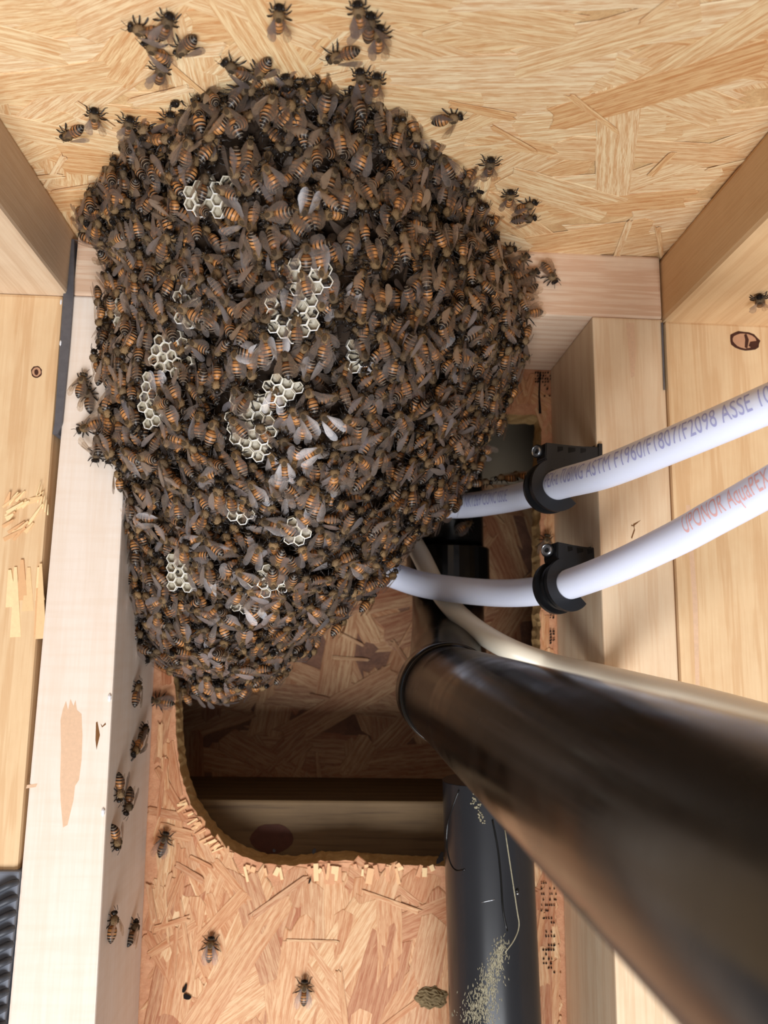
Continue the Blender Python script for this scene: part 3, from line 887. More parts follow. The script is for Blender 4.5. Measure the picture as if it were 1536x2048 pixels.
# ---- clamps
def clamp(P, xpix, label, tilt=0.0):
    def pxof(p):
        d = p - CAM; return 768 + F_PX * d.dot(RT) / d.dot(FW)
    i = min(range(len(P)), key=lambda k: abs(pxof(P[k]) - xpix))
    c = P[i]
    a = (P[i - 1] - P[i + 1]).normalized()           # away from viewer
    a = (a + Vector((0.0, 0.25, 0.0))).normalized()
    rgt = (X1 - a * X1.dot(a)).normalized()            # towards the stud
    up = rgt.cross(a)
    if up.z < 0: up = -up
    root = empty('pipe_clamp', c)
    def P3_(x, y, z): return c + rgt * x + up * y + a * z
    # C shaped band, channel section, open on the lower right
    def band(name, r0, r1, z0, z1, a0, a1, mat=M_CLAMP, seg=36):
        bm = bmesh.new()
        rings = []
        for k in range(seg + 1):
            th = a0 + (a1 - a0) * k / seg
            cx, sy = math.cos(th), math.sin(th)
            rings.append([bm.verts.new(P3_(cx * rr, sy * rr, z)) for rr, z in ((r0, z0), (r1, z0), (r1, z1), (r0, z1))])
        for p, q in zip(rings, rings[1:]):
            for j in range(4): bm.faces.new((p[j], p[(j + 1) % 4], q[(j + 1) % 4], q[j]))
        bm.faces.new(rings[0]); bm.faces.new(rings[-1])
        bmesh.ops.bevel(bm, geom=[e for e in bm.edges if e.calc_face_angle(0) > .8], offset=.0004, segments=2, affect='EDGES')
        return bm_obj(name, bm, mat, root, False)
    a0, a1 = math.radians(62), math.radians(318)
    band('hook', R_PEX + .0002, R_PEX + .0028, -.0065, .0065, a0, a1)
    band('front_rim', R_PEX + .0028, R_PEX + .0062, -.0065, -.0042, a0, a1)
    band('rear_rim', R_PEX + .0028, R_PEX + .0062, .0042, .0065, a0, a1)
    band('middle_rim', R_PEX + .0028, R_PEX + .0048, -.001, .001, a0, a1)
    # bracket reaching over the tube to the stud
    reach = (W - SW - c.x) / max(.2, rgt.x)
    top = R_PEX + .0145
    bm = bmesh.new()
    prof = [(-.004, R_PEX + .001), (-.0065, R_PEX + .006), (-.006, top), (reach * .45, top - .001), (reach, top - .0005), (reach, top - .0075), (reach * .55, R_PEX + .0025), (.004, R_PEX - .0015)]
    fr = [bm.verts.new(P3_(x, y, -.0062)) for x, y in prof]; bk = [bm.verts.new(P3_(x, y, .0062)) for x, y in prof]
    bm.faces.new(fr); bm.faces.new(bk[::-1])
    for k in range(len(prof)): bm.faces.new((fr[k], fr[(k + 1) % len(prof)], bk[(k + 1) % len(prof)], bk[k]))
    bmesh.ops.bevel(bm, geom=list(bm.edges), offset=.0005, segments=2, affect='EDGES')
    bm_obj('bracket', bm, M_CLAMP, root)
    for x0, x1, y0, y1 in ((.0005, .0035, top - .0048, top - .0018), (.0065, .0105, top - .0050, top - .002), (.0135, .0165, top - .0048, top - .002), (-.001, .0045, R_PEX + .0022, R_PEX + .0058)):
        if x1 > reach: continue
        bm = bmesh.new()
        hexa(bm, [P3_(x0, y0, -.0058), P3_(x1, y0 + .001, -.0058), P3_(x1, y1, -.0058), P3_(x0, y1, -.0058), P3_(x0, y0, -.00635), P3_(x1, y0 + .001, -.00635), P3_(x1, y1, -.00635), P3_(x0, y1, -.00635)])
        bm_obj('recess_shade', bm, M_RECESS_SHADE, root)  # near-black tile, its colour stands for shade inside a bracket hollow
    # foot on the stud
    bm = bmesh.new()
    hexa(bm, [P3_(reach - .0018, top - .0085, -.0068), P3_(reach + .0002, top - .0085, -.0068), P3_(reach + .0002, top - .0085, .0068), P3_(reach - .0018, top - .0085, .0068),
              P3_(reach - .0018, top + .001, -.0068), P3_(reach + .0002, top + .001, -.0068), P3_(reach + .0002, top + .001, .0068), P3_(reach - .0018, top + .001, .0068)])
    bm_obj('foot', bm, M_CLAMP, root)
    # nail through the boss
    n0 = P3_(-.0072, top - .004, 0)
    nd = (rgt * -1 - a * .55).normalized()
    bm = bmesh.new(); tube(bm, [n0 - nd * -.001, n0 + nd * .0022], .0036, 20)
    bm_obj('nail_boss', bm, M_CLAMP, root)
    bm = bmesh.new(); annular(bm, n0 + nd * .0020, nd, .0014, .0030, .0009, 20)
    bm_obj('nail_head', bm, M_NAIL, root)
    tag(root, label, 'clamp')
    return root
clamp(P1, 1104, 'upper black plastic pipe clamp with shiny nail head on the right stud')
clamp(P2, 1124, 'lower black plastic pipe clamp, nailed below the other on the right stud')

# ------------------------------------------------------------------ honeycomb and swarm
def wax_mat():
    m, nt, b = newmat('pale_wax')
    tc = nt.nodes.new('ShaderNodeTexCoord').outputs['Object']
    n = noise(nt, tc, 45, 3, .6)
    c = ramp(nt, n, [(.35, srgb(178, 170, 148)), (.5, srgb(220, 212, 194)), (.62, srgb(226, 224, 222)), (.72, srgb(178, 174, 142))])
    nt.links.new(c, b.inputs['Base Color'])
    b.inputs['Roughness'].default_value = .45
    b.inputs['Subsurface Weight'].default_value = .15
    b.inputs['Subsurface Radius'].default_value = (.002, .0018, .0012)
    b.inputs['Subsurface Scale'].default_value = 1
    return m
M_WAX = wax_mat()
M_WAXIN = plain('wax_cell_floor', srgb(156, 146, 126), .4, .4, 0, 80, .15)
M_CORE = plain('comb_gap_shade', srgb(46, 34, 24), .8, .2, 0, 200, .4, .002)  # core coloured dark to paint the shade in gaps between bees

def thorax_mat():
    m, nt, b = newmat('bee_thorax')
    at_ = N(nt, 'ShaderNodeAttribute'); at_.attribute_name = 'tone'
    fr = N(nt, 'ShaderNodeMath', operation='FRACT')
    nt.links.new(at_.outputs['Fac'], fr.inputs[0])
    c = ramp(nt, fr.outputs[0], [(0, srgb(104, 82, 56)), (.4, srgb(142, 114, 80)), (.7, srgb(120, 98, 72)), (1, srgb(88, 72, 54))])
    sv = N(nt, 'ShaderNodeAttribute'); sv.attribute_name = 'sv'
    c = mix(nt, ramp(nt, sv.outputs['Fac'], [(.55, (0, 0, 0, 1)), (.9, (1, 1, 1, 1))]), c, srgb(26, 20, 16))
    nt.links.new(c, b.inputs['Base Color'])
    b.inputs['Roughness'].default_value = .75
    b.inputs['Specular IOR Level'].default_value = .15
    return m
def abdomen_mat():
    m, nt, b = newmat('bee_abdomen')
    sv = N(nt, 'ShaderNodeAttribute'); sv.attribute_name = 'sv'
    am, dk, gr = srgb(190, 132, 78), srgb(30, 20, 14), srgb(166, 150, 130)
    am2 = srgb(166, 104, 54)
    c = ramp(nt, sv.outputs['Fac'], [(0, am2), (.10, am), (.17, dk), (.19, am), (.31, am), (.345, dk), (.38, dk), (.40, am), (.50, am), (.53, dk), (.585, dk), (.60, gr),
                                     (.65, am2), (.69, dk), (.76, dk), (.775, gr), (.81, dk), (.90, dk), (.91, gr), (.93, dk)])
    c2 = ramp(nt, sv.outputs['Fac'], [(0, srgb(140, 84, 42)), (.12, srgb(110, 66, 34)), (.16, dk), (.2, srgb(146, 112, 74)), (.26, srgb(120, 76, 42)), (.33, dk), (.39, dk), (.41, gr), (.45, srgb(92, 60, 36)), (.52, dk), (.59, dk), (.61, gr), (.64, srgb(60, 44, 32)), (.7, dk), (.77, dk), (.79, gr), (.81, dk), (1, dk)])
    at_ = N(nt, 'ShaderNodeAttribute'); at_.attribute_name = 'tone'
    fr = N(nt, 'ShaderNodeMath', operation='FRACT')
    nt.links.new(at_.outputs['Fac'], fr.inputs[0])
    f = ramp(nt, fr.outputs[0], [(.45, (0, 0, 0, 1)), (1., (1, 1, 1, 1))])
    cc = mix(nt, f, c, c2)
    nt.links.new(cc, b.inputs['Base Color'])
    b.inputs['Roughness'].default_value = .42
    b.inputs['Specular IOR Level'].default_value = .4
    return m
def wing_mat():
    m, nt, b = newmat('bee_wing')
    out = nt.nodes['Material Output']
    tr = nt.nodes.new('ShaderNodeBsdfTransparent')
    tr.inputs[0].default_value = (.90, .84, .76, 1)
    b.inputs['Base Color'].default_value = srgb(160, 142, 128)
    b.inputs['Roughness'].default_value = .22
    b.inputs['Specular IOR Level'].default_value = 1.0
    ms = nt.nodes.new('ShaderNodeMixShader')
    ms.inputs[0].default_value = .13
    nt.links.new(tr.outputs[0], ms.inputs[1]); nt.links.new(b.outputs[0], ms.inputs[2])
    gl = nt.nodes.new('ShaderNodeBsdfGlossy')
    gl.inputs['Roughness'].default_value = .42
    gl.inputs['Color'].default_value = (.55, .54, .58, 1)
    lw = nt.nodes.new('ShaderNodeLayerWeight'); lw.inputs[0].default_value = .35
    mp = nt.nodes.new('ShaderNodeMapRange'); mp.inputs[3].default_value = .05; mp.inputs[4].default_value = .45
    nt.links.new(lw.outputs['Fresnel'], mp.inputs[0])
    m2 = nt.nodes.new('ShaderNodeMixShader')
    nt.links.new(mp.outputs[0], m2.inputs[0]); nt.links.new(ms.outputs[0], m2.inputs[1]); nt.links.new(gl.outputs[0], m2.inputs[2])
    nt.links.new(m2.outputs[0], out.inputs[0])
    return m
M_THX, M_ABD, M_WING = thorax_mat(), abdomen_mat(), wing_mat()
M_DARK = plain('bee_dark_chitin', srgb(30, 22, 17), .4, .4)
M_VEIN = plain('bee_wing_vein', srgb(84, 64, 50), .5, .3)
BMATS = [M_THX, M_ABD, M_DARK, M_WING, M_VEIN]

class Part:
    """plain arrays: verts, faces (tris/quads), material per face, sv per vertex"""
    def __init__(s): s.v, s.f, s.m, s.sv = [], [], [], []
    def add(s, vs, fs, mi, sv=0.):
        b = len(s.v)
        s.v += [tuple(p) for p in vs]
        s.f += [tuple(b + i for i in f) for f in fs]
        s.m += [mi] * len(fs)
        s.sv += list(sv) if hasattr(sv, '__len__') else [sv] * len(vs)
def lathe(part, stations, seg, mi, svs):
    """stations: (centre, radius_y, radius_z)"""
    vs, fs, sv = [], [], []
    for (c, ry, rz), q in zip(stations, svs):
        for k in range(seg):
            a = 2 * PI * k / seg
            vs.append((c[0], c[1] + ry * math.cos(a), c[2] + rz * math.sin(a))); sv.append(q)
    n = len(stations)
    for i in range(n - 1):
        for k in range(seg):
            fs.append((i * seg + k, i * seg + (k + 1) % seg, (i + 1) * seg + (k + 1) % seg, (i + 1) * seg + k))
    fs.append(tuple(range(seg))[::-1]); fs.append(tuple((n - 1) * seg + k for k in range(seg)))
    part.add(vs, fs, mi, sv)
def limb(part, pts, rads, mi, seg=4):
    P = [Vector(p) for p in pts]
    T, Nn, B_ = frames(P)
    vs, fs = [], []
    for i, p in enumerate(P):
        for k in range(seg):
            a = 2 * PI * k / seg
            vs.append(p + (Nn[i] * math.cos(a) + B_[i] * math.sin(a)) * rads[i])
    for i in range(len(P) - 1):
        for k in range(seg): fs.append((i * seg + k, i * seg + (k + 1) % seg, (i + 1) * seg + (k + 1) % seg, (i + 1) * seg + k))
    fs.append(tuple(range(seg))[::-1]); fs.append(tuple((len(P) - 1) * seg + k for k in range(seg)))
    part.add(vs, fs, mi, 1.0)
def wing(part, side, ang, lift, L, Wd, root):
    """flat membrane with a rounded tip, folded back by ang from the body axis"""
    ca, sa = math.cos(ang), math.sin(ang)
    prof = [(0, .12, -.02), (.15, .30, -.10), (.35, .45, -.22), (.6, .62, -.30), (.8, .60, -.34), (.93, .42, -.28), (1.0, .12, -.08)]
    def tf(u, w_):
        x, y = -u * L, w_ * Wd
        X = x * ca + y * sa * 0 - y * 0
        X = x * ca + y * sa
        Y = -x * sa * 1.0 + y * ca
        return (root[0] + X, side * (root[1] + Y), root[2] + lift * u * L - .10 * abs(w_) * Wd + .12 * math.sin(u * 3))
    vs = []
    for u, a, b in prof: vs += [tf(u, a), tf(u, (a + b) / 2), tf(u, b)]
    fs = []
    for i in range(len(prof) - 1):
        for j in (0, 1): fs.append((i * 3 + j, i * 3 + j + 1, (i + 1) * 3 + j + 1, (i + 1) * 3 + j))
    part.add(vs, fs, 3, 0)
    for (u0, w0, u1, w1, r_) in ((0, .10, .82, .60, .05), (0, .05, .95, .2, .03), (.02, 0, .85, -.25, .03), (.45, .45, .6, -.2, .02)):
        a, b = Vector(tf(u0, w0)), Vector(tf(u1, w1))
        m_ = (a + b) / 2
        a.z += .03; b.z += .03
        s = (b - a).cross(Vector((0, 0, 1))).normalized() * r_
        part.add([a - s, a + s, b + s, b - s], [(0, 1, 2, 3)], 4, 0)
def bee_parts(seed):
    """a worker bee in millimetres, head towards +x, back towards +z; dictionary of parts"""
    r = random.Random(seed)
    P = {}
    # abdomen
    bend = r.uniform(-.5, 1.2)
    p = Part(); st, sv = [], []
    Lb = r.uniform(6.4, 7.2)
    prof = [(0, .55), (.04, 1.15), (.12, 1.72), (.22, 2.02), (.32, 2.12), (.42, 2.12), (.52, 2.04), (.62, 1.88), (.71, 1.66), (.80, 1.36), (.88, 1.0), (.95, .58), (1., .14)]
    for u, rr in prof:
        z = -.15 - bend * u * u - .25 * math.sin(u * PI) * 0
        k = 1.0 + .03 * math.cos(u * 38)
        st.append(((-1.55 - Lb * u, 0, z), rr * k, rr * .93 * k)); sv.append(u)
    lathe(p, st, 12, 1, sv)
    P['abdomen'] = [p]
    # thorax with fuzz
    p = Part(); st = []
    for i in range(8):
        a = PI * i / 7
        st.append(((.35 + 2.0 * -math.cos(a), 0, .15), max(.35, 1.95 * math.sin(a)), max(.35, 1.85 * math.sin(a))))
    lathe(p, st, 10, 0, [.0] * 8)
    for i in range(110):
        th, ph = r.uniform(0, 2 * PI), math.acos(r.uniform(-.3, 1))
        d = Vector((math.cos(th) * math.sin(ph), math.sin(th) * math.sin(ph), math.cos(ph)))
        b = Vector((.35, 0, .15)) + Vector((d.x * 1.9, d.y * 1.85, d.z * 1.75))
        t = d.cross(Vector((r.uniform(-1, 1), r.uniform(-1, 1), r.uniform(-1, 1)))).normalized() * .11
        tip = b + d * r.uniform(.35, .75) + Vector((-.25, 0, 0))
        p.add([b - t, b + t, tip], [(0, 1, 2)], 0, .0)
    # dark bald patch on the back
    pb = [(.4 + 1.15 * math.cos(2 * PI * k / 10), .9 * math.sin(2 * PI * k / 10), 1.9 - .12 * abs(math.sin(2 * PI * k / 10))) for k in range(10)] + [(.4, 0, 2.16)]
    p.add(pb, [(k, (k + 1) % 10, 10) for k in range(10)], 0, .8)
    P['thorax'] = [p]
    # head with eyes
    p = Part(); st = []
    hz = r.uniform(-.5, 0)
    for i in range(7):
        a = PI * i / 6
        st.append(((3.05 - .95 * math.cos(a), 0, hz), max(.25, 1.55 * math.sin(a)), max(.25, 1.35 * math.sin(a))))
    lathe(p, st, 10, 0, [.80, .80, .80, .86, .9, .92, .92])
    for s in (-1, 1):
        st = []
        for i in range(5):
            a = PI * i / 4
            st.append(((3.15 - .8 * math.cos(a), s * 1.25, hz + .15), max(.1, .52 * math.sin(a)), max(.1, .95 * math.sin(a))))
        lathe(p, st, 8, 2, [1.] * 5)
    for i in range(14):
        y = r.uniform(-.8, .8); b = Vector((3.0 + r.uniform(-.3, .4), y, hz + 1.15)); tip = b + Vector((.2, y * .3, .5))
        p.add([b + Vector((0, .1, 0)), b - Vector((0, .1, 0)), tip], [(0, 1, 2)], 0, .3)
    P['head'] = [p]
    # antennae
    P['antenna'] = []
    for s in (-1, 1):
        p = Part(); o = r.uniform(-.3, .3)
        limb(p, [(3.7, s * .4, hz + .4), (4.3, s * (1.0 + o), hz + .9), (5.5, s * (1.5 + o), hz + .3), (6.0, s * (1.7 + o), hz)], [.11, .11, .12, .08], 2)
        P['antenna'].append(p)
    # wings (fore and hind on each side)
    P['wing'] = []
    op = [r.choice([.02, .06, .12, .22]) for _ in (0, 1)]
    if seed % 8 == 3: op = [.75, .6]
    for s, a in zip((-1, 1), op):
        p = Part()
        wing(p, s, a, .035 + .05 * r.random(), 9.0, 3.1, (.6, 1.25, 1.75))
        wing(p, s, a + .12, .015, 6.2, 2.6, (-.2, 1.3, 1.55))
        P['wing'].append(p)
    # legs
    P['leg'] = []
    for s in (-1, 1):
        for x0, dx, reach in ((1.5, 1.6, 3.4), (.5, -.2, 3.9), (-.5, -2.2, 4.2)):
            q = r.uniform(-.7, .7); l = r.uniform(.85, 1.15)
            p = Part()
            limb(p, [(x0, s * 1.1, -1.1), (x0 + dx * .35, s * 2.4, -.7), (x0 + dx * .8 + q * .5, s * reach * .85 * l, -1.5), (x0 + dx + q, s * reach * l, -2.2), (x0 + dx * 1.3 + q, s * (reach + .9) * l, -2.35)],
                 [.22, .3, .26 if x0 > 0 else .36, .15, .08], 2)
            P['leg'].append(p)
    return P
NV = 8
VAR = [bee_parts(i) for i in range(NV)]
def part_mesh(p, tone, name):
    me = bpy.data.meshes.new(name)
    me.from_pydata([(x * .001, y * .001, z * .001) for x, y, z in p.v], [], p.f)
    used = sorted(set(p.m))
    for k in used: me.materials.append(BMATS[k])
    me.polygons.foreach_set('material_index', [used.index(k) for k in p.m])
    me.polygons.foreach_set('use_smooth', [True] * len(p.f))
    a = me.attributes.new('sv', 'FLOAT', 'POINT'); a.data.foreach_set('value', p.sv)
    a = me.attributes.new('tone', 'FLOAT', 'POINT'); a.data.foreach_set('value', [tone] * len(p.v))
    me.update()
    return me
TONES = (('orange', .15), ('brown', .62), ('dark', .93))
VMESH = [[(k, part_mesh(p, tn, k)) for k in ('abdomen', 'thorax', 'head', 'antenna', 'wing', 'leg') for p in V[k]] for tn_, tn in TONES for V in VAR]
protos = {}
def single_bee(M, var, scale, label, group=None):
    root = bpy.data.objects.new('honey_bee', None)
    root.empty_display_size = .002
    C.objects.link(root)
    root.matrix_world = M @ Matrix.Scale(scale, 4)
    if var not in protos:
        protos[var] = []
        for nm, me in VMESH[var]:
            o = bpy.data.objects.new(nm, me); C.objects.link(o); o.parent = root
            protos[var].append(o)
    else:
        for src in protos[var]:
            o = src.copy(); C.objects.link(o); o.parent = root
    return tag(root, label, 'bee', group)
def bee_matrix(p, nrm, fwd, lift):
    nrm = Vector(nrm).normalized(); fwd = Vector(fwd)
    fwd = (fwd - nrm * fwd.dot(nrm)).normalized()
    y = nrm.cross(fwd)
    R = Matrix((fwd, y, nrm)).transposed().to_4x4()
    return Matrix.Translation(Vector(p) + nrm * lift) @ R

# --- the shape of the swarm, row by row: (left x, y, Y) (right x, y, Y) Y of the middle, y of the middle
ROWS = [((172, 418, None), (972, 436, None), None, 165),
        ((172, 452, -.010), (968, 478, -.010), -.122, 315),
        ((226, 535, -.006), (1008, 556, -.006), -.112, 475),
        ((222, 640, -.006), (1036, 648, .004), -.100, 620),
        ((212, 750, -.006), (1016, 770, .034), -.088, 760),
        ((226, 885, -.006), (962, 885, .044), -.070, 900),
        ((268, 990, -.002), (910, 990, .040), -.052, 1010),
        ((268, 1090, .026), (825, 1072, .034), -.034, 1110),
        ((272, 1190, .040), (732, 1172, .036), -.010, 1205),
        ((292, 1285, .062), (645, 1248, .055), .014, 1278),
        ((362, 1325, .104), (582, 1308, .080), .044, 1332),
        ((374, 1380, .118), (500, 1366, .104), .088, 1384)]
NS, NT = 60, 90
def row_point(row, s):
    L, Rr, yc, ym = row
    q = math.sin(PI * s)
    x = L[0] + (Rr[0] - L[0]) * s
    yl = L[1] + (Rr[1] - L[1]) * s
    ymid0 = (L[1] + Rr[1]) / 2
    if L[2] is None:
        return onplane(x, yl + (ym - ymid0) * q ** .75 + 16 * math.sin(x * .037 + 1.0) * q ** .3 + 8 * math.sin(x * .09), 2, -.0005)
    y = yl + (ym - ymid0) * q ** .8
    Ye = L[2] + (Rr[2] - L[2]) * s
    return at(x, y, Ye + (yc - Ye) * q ** .62)
ctrl = [[row_point(rw, i / NS) for i in range(NS + 1)] for rw in ROWS]
grid = []
for i in range(NS + 1):
    colp = [ctrl[k][i] for k in range(len(ROWS))]
    Q = [colp[0] * 2 - colp[1]] + colp + [colp[-1] * 2 - colp[-2]]
    line = []
    for j in range(NT + 1):
        t = j / NT * (len(colp) - 1); k = min(int(t), len(colp) - 2); f = t - k
        a, b, c, d = Q[k:k + 4]
        line.append(0.5 * ((2 * b) + (c - a) * f + (2 * a - 5 * b + 4 * c - d) * f * f + (3 * b - a - 3 * c + d) * f ** 3))
    grid.append(line)
from mathutils import noise as mn
G = np.array([[list(p) for p in l] for l in grid])
du = np.gradient(G, axis=0); dv = np.gradient(G, axis=1)
NR = np.cross(du, dv)
ln = np.linalg.norm(NR, axis=2, keepdims=True); ln[ln == 0] = 1
NR = NR / ln
camv = np.array(CAM)
if ((camv - G[NS // 2, NT // 2]) * NR[NS // 2, NT // 2]).sum() < 0: NR = -NR
for i in range(NS + 1):
    for j in range(NT + 1):
        p = Vector(G[i, j]); k = math.sin(PI * min(1, max(0, i / NS))) * min(1, j / 6)
        G[i, j] += NR[i, j] * (mn.noise(p * 34) * .009 + mn.noise(p * 110) * .0022) * k
def surf(u, v):
    """u, v in 0..1 -> point, normal"""
    a, b = u * NS, v * NT
    i, j = min(int(a), NS - 1), min(int(b), NT - 1)
    f, g = a - i, b - j
    w4 = ((1 - f) * (1 - g), f * (1 - g), (1 - f) * g, f * g)
    idx = ((i, j), (i + 1, j), (i, j + 1), (i + 1, j + 1))
    p = sum(wq * G[q] for wq, q in zip(w4, idx)); n_ = sum(wq * NR[q] for wq, q in zip(w4, idx))
    return Vector(p), Vector(n_).normalized()
# dark hollows between the hanging chains of bees
HOLLOW = []
for (hx, hy, hr) in ((478, 560, .010), (392, 742, .011), (742, 790, .010), (655, 742, .008), (585, 340, .010), (440, 470, .011), (300, 470, .008), (668, 470, .010), (862, 400, .010),
                     (790, 590, .010), (262, 858, .008), (700, 970, .008), (880, 560, .008), (420, 660, .009), (505, 1075, .007), (620, 880, .008), (850, 760, .009), (330, 960, .008), (720, 350, .009), (560, 1010, .007), (300, 380, .009), (790, 900, .008)):
    d2 = np.full((NS + 1, NT + 1), 1e9)
    for i in range(NS + 1):
        for j in range(NT + 1):
            d = Vector(G[i, j]) - CAM
            z = d.dot(FW)
            d2[i, j] = (768 + F_PX * d.dot(RT) / z - hx) ** 2 + (1024 - F_PX * d.dot(UP) / z - hy) ** 2
    i0, j0 = np.unravel_index(np.argmin(d2), d2.shape)
    hp = Vector(G[i0, j0])
    dd = np.linalg.norm(G - np.array(hp), axis=2)
    k = np.exp(-(dd / (hr * 1.15)) ** 2)[:, :, None] * .013
    kb = np.array([math.sin(PI * i / NS) for i in range(NS + 1)])[:, None, None]
    G -= NR * k * np.clip(kb * 2, 0, 1)
    HOLLOW.append((Vector(G[i0, j0]), hr))
# core body: the surface sunk a little, closed at the back
bm = bmesh.new()
fr = [[bm.verts.new(Vector(G[i, j]) - Vector(NR[i, j]) * .004) for j in range(0, NT + 1, 2)] for i in range(0, NS + 1, 2)]
def backp(p):
    yb = max(p.y + .003, .030 if p.z > -.30 else .085)
    if p.z > -.047: yb = max(p.y + .0005, -.0015) if p.y < -.002 else p.y + .0005
    return Vector((p.x, yb, p.z))
bk = [[bm.verts.new(backp(v.co)) for v in l] for l in fr]
ni, nj = len(fr), len(fr[0])
for i in range(ni - 1):
    for j in range(nj - 1):
        bm.faces.new((fr[i][j], fr[i + 1][j], fr[i + 1][j + 1], fr[i][j + 1]))
        bm.faces.new((bk[i][j], bk[i][j + 1], bk[i + 1][j + 1], bk[i + 1][j]))
for i in range(ni - 1):
    for j in (0, nj - 1): bm.faces.new((fr[i][j], fr[i + 1][j], bk[i + 1][j], bk[i][j]))
for j in range(nj - 1):
    for i in (0, ni - 1): bm.faces.new((fr[i][j], bk[i][j], bk[i][j + 1], fr[i][j + 1]))
comb = empty('honeycomb', (.13, -.05, -.001))
core = bm_obj('comb_body', bm, M_CORE, comb, True)
tag(comb, 'pale wax honeycomb showing in patches between the crowded bees', 'honeycomb')

# --- hexagonal cells where the comb is bare
def cell_mesh():
    bm = bmesh.new()
    ap, wl, dp = 2.375, .36, 3.2
    def hx(a, z): return [bm.verts.new((a / math.cos(PI / 6) * math.cos(PI / 3 * k) * .001, a / math.cos(PI / 6) * math.sin(PI / 3 * k) * .001, z * .001)) for k in range(6)]
    o0, o1, i1, i2, i3 = hx(ap, -dp), hx(ap, 0), hx(ap - wl, .05), hx(ap - wl, -.9), hx(ap - wl * 1.3, -dp * .62)
    for A, B_, mi in ((o0, o1, 0), (o1, i1, 0), (i1, i2, 0), (i2, i3, 1)):
        for k in range(6):
            f = bm.faces.new((A[k], A[(k + 1) % 6], B_[(k + 1) % 6], B_[k])); f.material_index = mi
    c = bm.verts.new((0, 0, -dp * .001 * .72))
    for k in range(6):
        f = bm.faces.new((i3[k], i3[(k + 1) % 6], c)); f.material_index = 1
    me = bpy.data.meshes.new('cell'); bm.to_mesh(me); bm.free()
    me.materials.append(M_WAX); me.materials.append(M_WAXIN)
    return me
CELL = cell_mesh()
gridpx = np.empty((NS + 1, NT + 1, 2))
for i in range(NS + 1):
    for j in range(NT + 1):
        d = Vector(G[i, j]) - CAM
        z = d.dot(FW); gridpx[i, j] = (768 + F_PX * d.dot(RT) / z, 1024 - F_PX * d.dot(UP) / z)
def surf_at_px(x, y):
    q = ((gridpx[:, :, 0] - x) ** 2 + (gridpx[:, :, 1] - y) ** 2)
    i, j = np.unravel_index(np.argmin(q), q.shape)
    return i / NS, j / NT
PATCH = [(503, 848, 42, 64, .25), (592, 622, 44, 54, .1), (343, 708, 28, 34, -.3), (308, 800, 18, 44, -.2), (478, 1014, 18, 24, .2), (538, 1157, 26, 24, .3),
         (375, 1142, 34, 34, 0), (612, 542, 42, 32, .1), (488, 1203, 24, 18, .2), (712, 712, 16, 22, .1), (592, 1058, 20, 20, .4), (425, 392, 40, 28, 0), (372, 610, 16, 34, .1), (560, 780, 30, 24, .2),
         (260, 620, 22, 26, 0)]
cells = []
for (cx, cy, rx, ry, rot) in PATCH:
    u, v = surf_at_px(cx, cy)
    p, n_ = surf(u, v)
    n_ = (n_ + (CAM - p).normalized() * .8).normalized()
    e1 = (Vector((math.cos(rot), 0, math.sin(rot)))); e1 = (e1 - n_ * e1.dot(n_)).normalized(); e2 = n_.cross(e1)
    pit = .00475
    for a in range(-9, 10):
        for b in range(-9, 10):
            q = p + e1 * (a * pit * .866) + e2 * ((b + (a % 2) * .5) * pit)
            d = q - CAM; z = d.dot(FW)
            X, Y_ = 768 + F_PX * d.dot(RT) / z - cx, 1024 - F_PX * d.dot(UP) / z - cy
            if (X / (rx + 9)) ** 2 + (Y_ / (ry + 9)) ** 2 > 1: continue
            o = bpy.data.objects.new('cell', CELL); C.objects.link(o); o.parent = comb
            R = Matrix((e1, e2, n_)).transposed().to_4x4() @ Matrix.Rotation(0, 4, 'Z')
            o.matrix_basis = Matrix.Translation(q + n_ * (.0012 + .0004 * math.sin(a * 2.1 + b)) - comb.location) @ R
            cells.append(q)
print('cells', len(cells))

# --- bees on the swarm
cellA = np.array(cells)
area_ = np.linalg.norm(np.cross(du, dv), axis=2)[:-1, :-1]
prob = (area_ / area_.sum()).ravel()
pxA = None
def sample_layer(n, rmin, lift, cover, seed, tilt):
    rg = np.random.default_rng(seed)
    out, pts = [], np.empty((0, 3))
    idx = rg.choice(len(prob), size=n * 14, p=prob)
    for q in idx:
        if len(out) >= n: break
        i, j = divmod(int(q), NT)
        u, v = (i + rg.random()) / NS, (j + rg.random()) / NT
        p, nn = surf(u, v)
        pa = np.array(p)
        if len(pts) and (((pts - pa) ** 2).sum(1) < rmin * rmin).any(): continue
        if cover is not None:
            dc = ((cellA - pa) ** 2).sum(1).min()
            if dc < cover ** 2 and rg.random() < .86: continue
        if any((p - hp).length < hr * (.9 if lift > .002 else .35) for hp, hr in HOLLOW): continue
        pts = np.vstack([pts, pa])
        rr = rg.random()
        if rr < .52: an = rg.normal(0, .55)
        elif rr < .74: an = PI + rg.normal(0, .5)
        else: an = rg.uniform(0, 2 * PI)
        upv = Vector((0, 0, 1)) - nn * nn.z
        if upv.length < .2: upv = Vector((0, 1, 0)) - nn * nn.y
        upv.normalize(); side = upv.cross(nn)
        fwd = upv * math.cos(an) + side * math.sin(an)
        n2 = (nn + side * rg.normal(0, tilt) + upv * rg.normal(0, tilt)).normalized()
        sc = rg.uniform(1.08, 1.24)
        M = bee_matrix(p, n2, fwd, lift + rg.normal(0, .0006))
        vt = int(rg.integers(NV))
        if vt % 8 == 3 and rg.random() < .5: vt = (vt + 1) % NV
        out.append((M, vt, sc, rg.random(), (u, v)))
    return out
inner = sample_layer(1150, .0050, -.0004, .0058, 21, .35)
outer = sample_layer(640, .0080, .0036, .0050, 22, .34)
top = sample_layer(170, .0125, .0074, .0075, 23, .30)
print('layers', len(inner), len(outer), len(top))

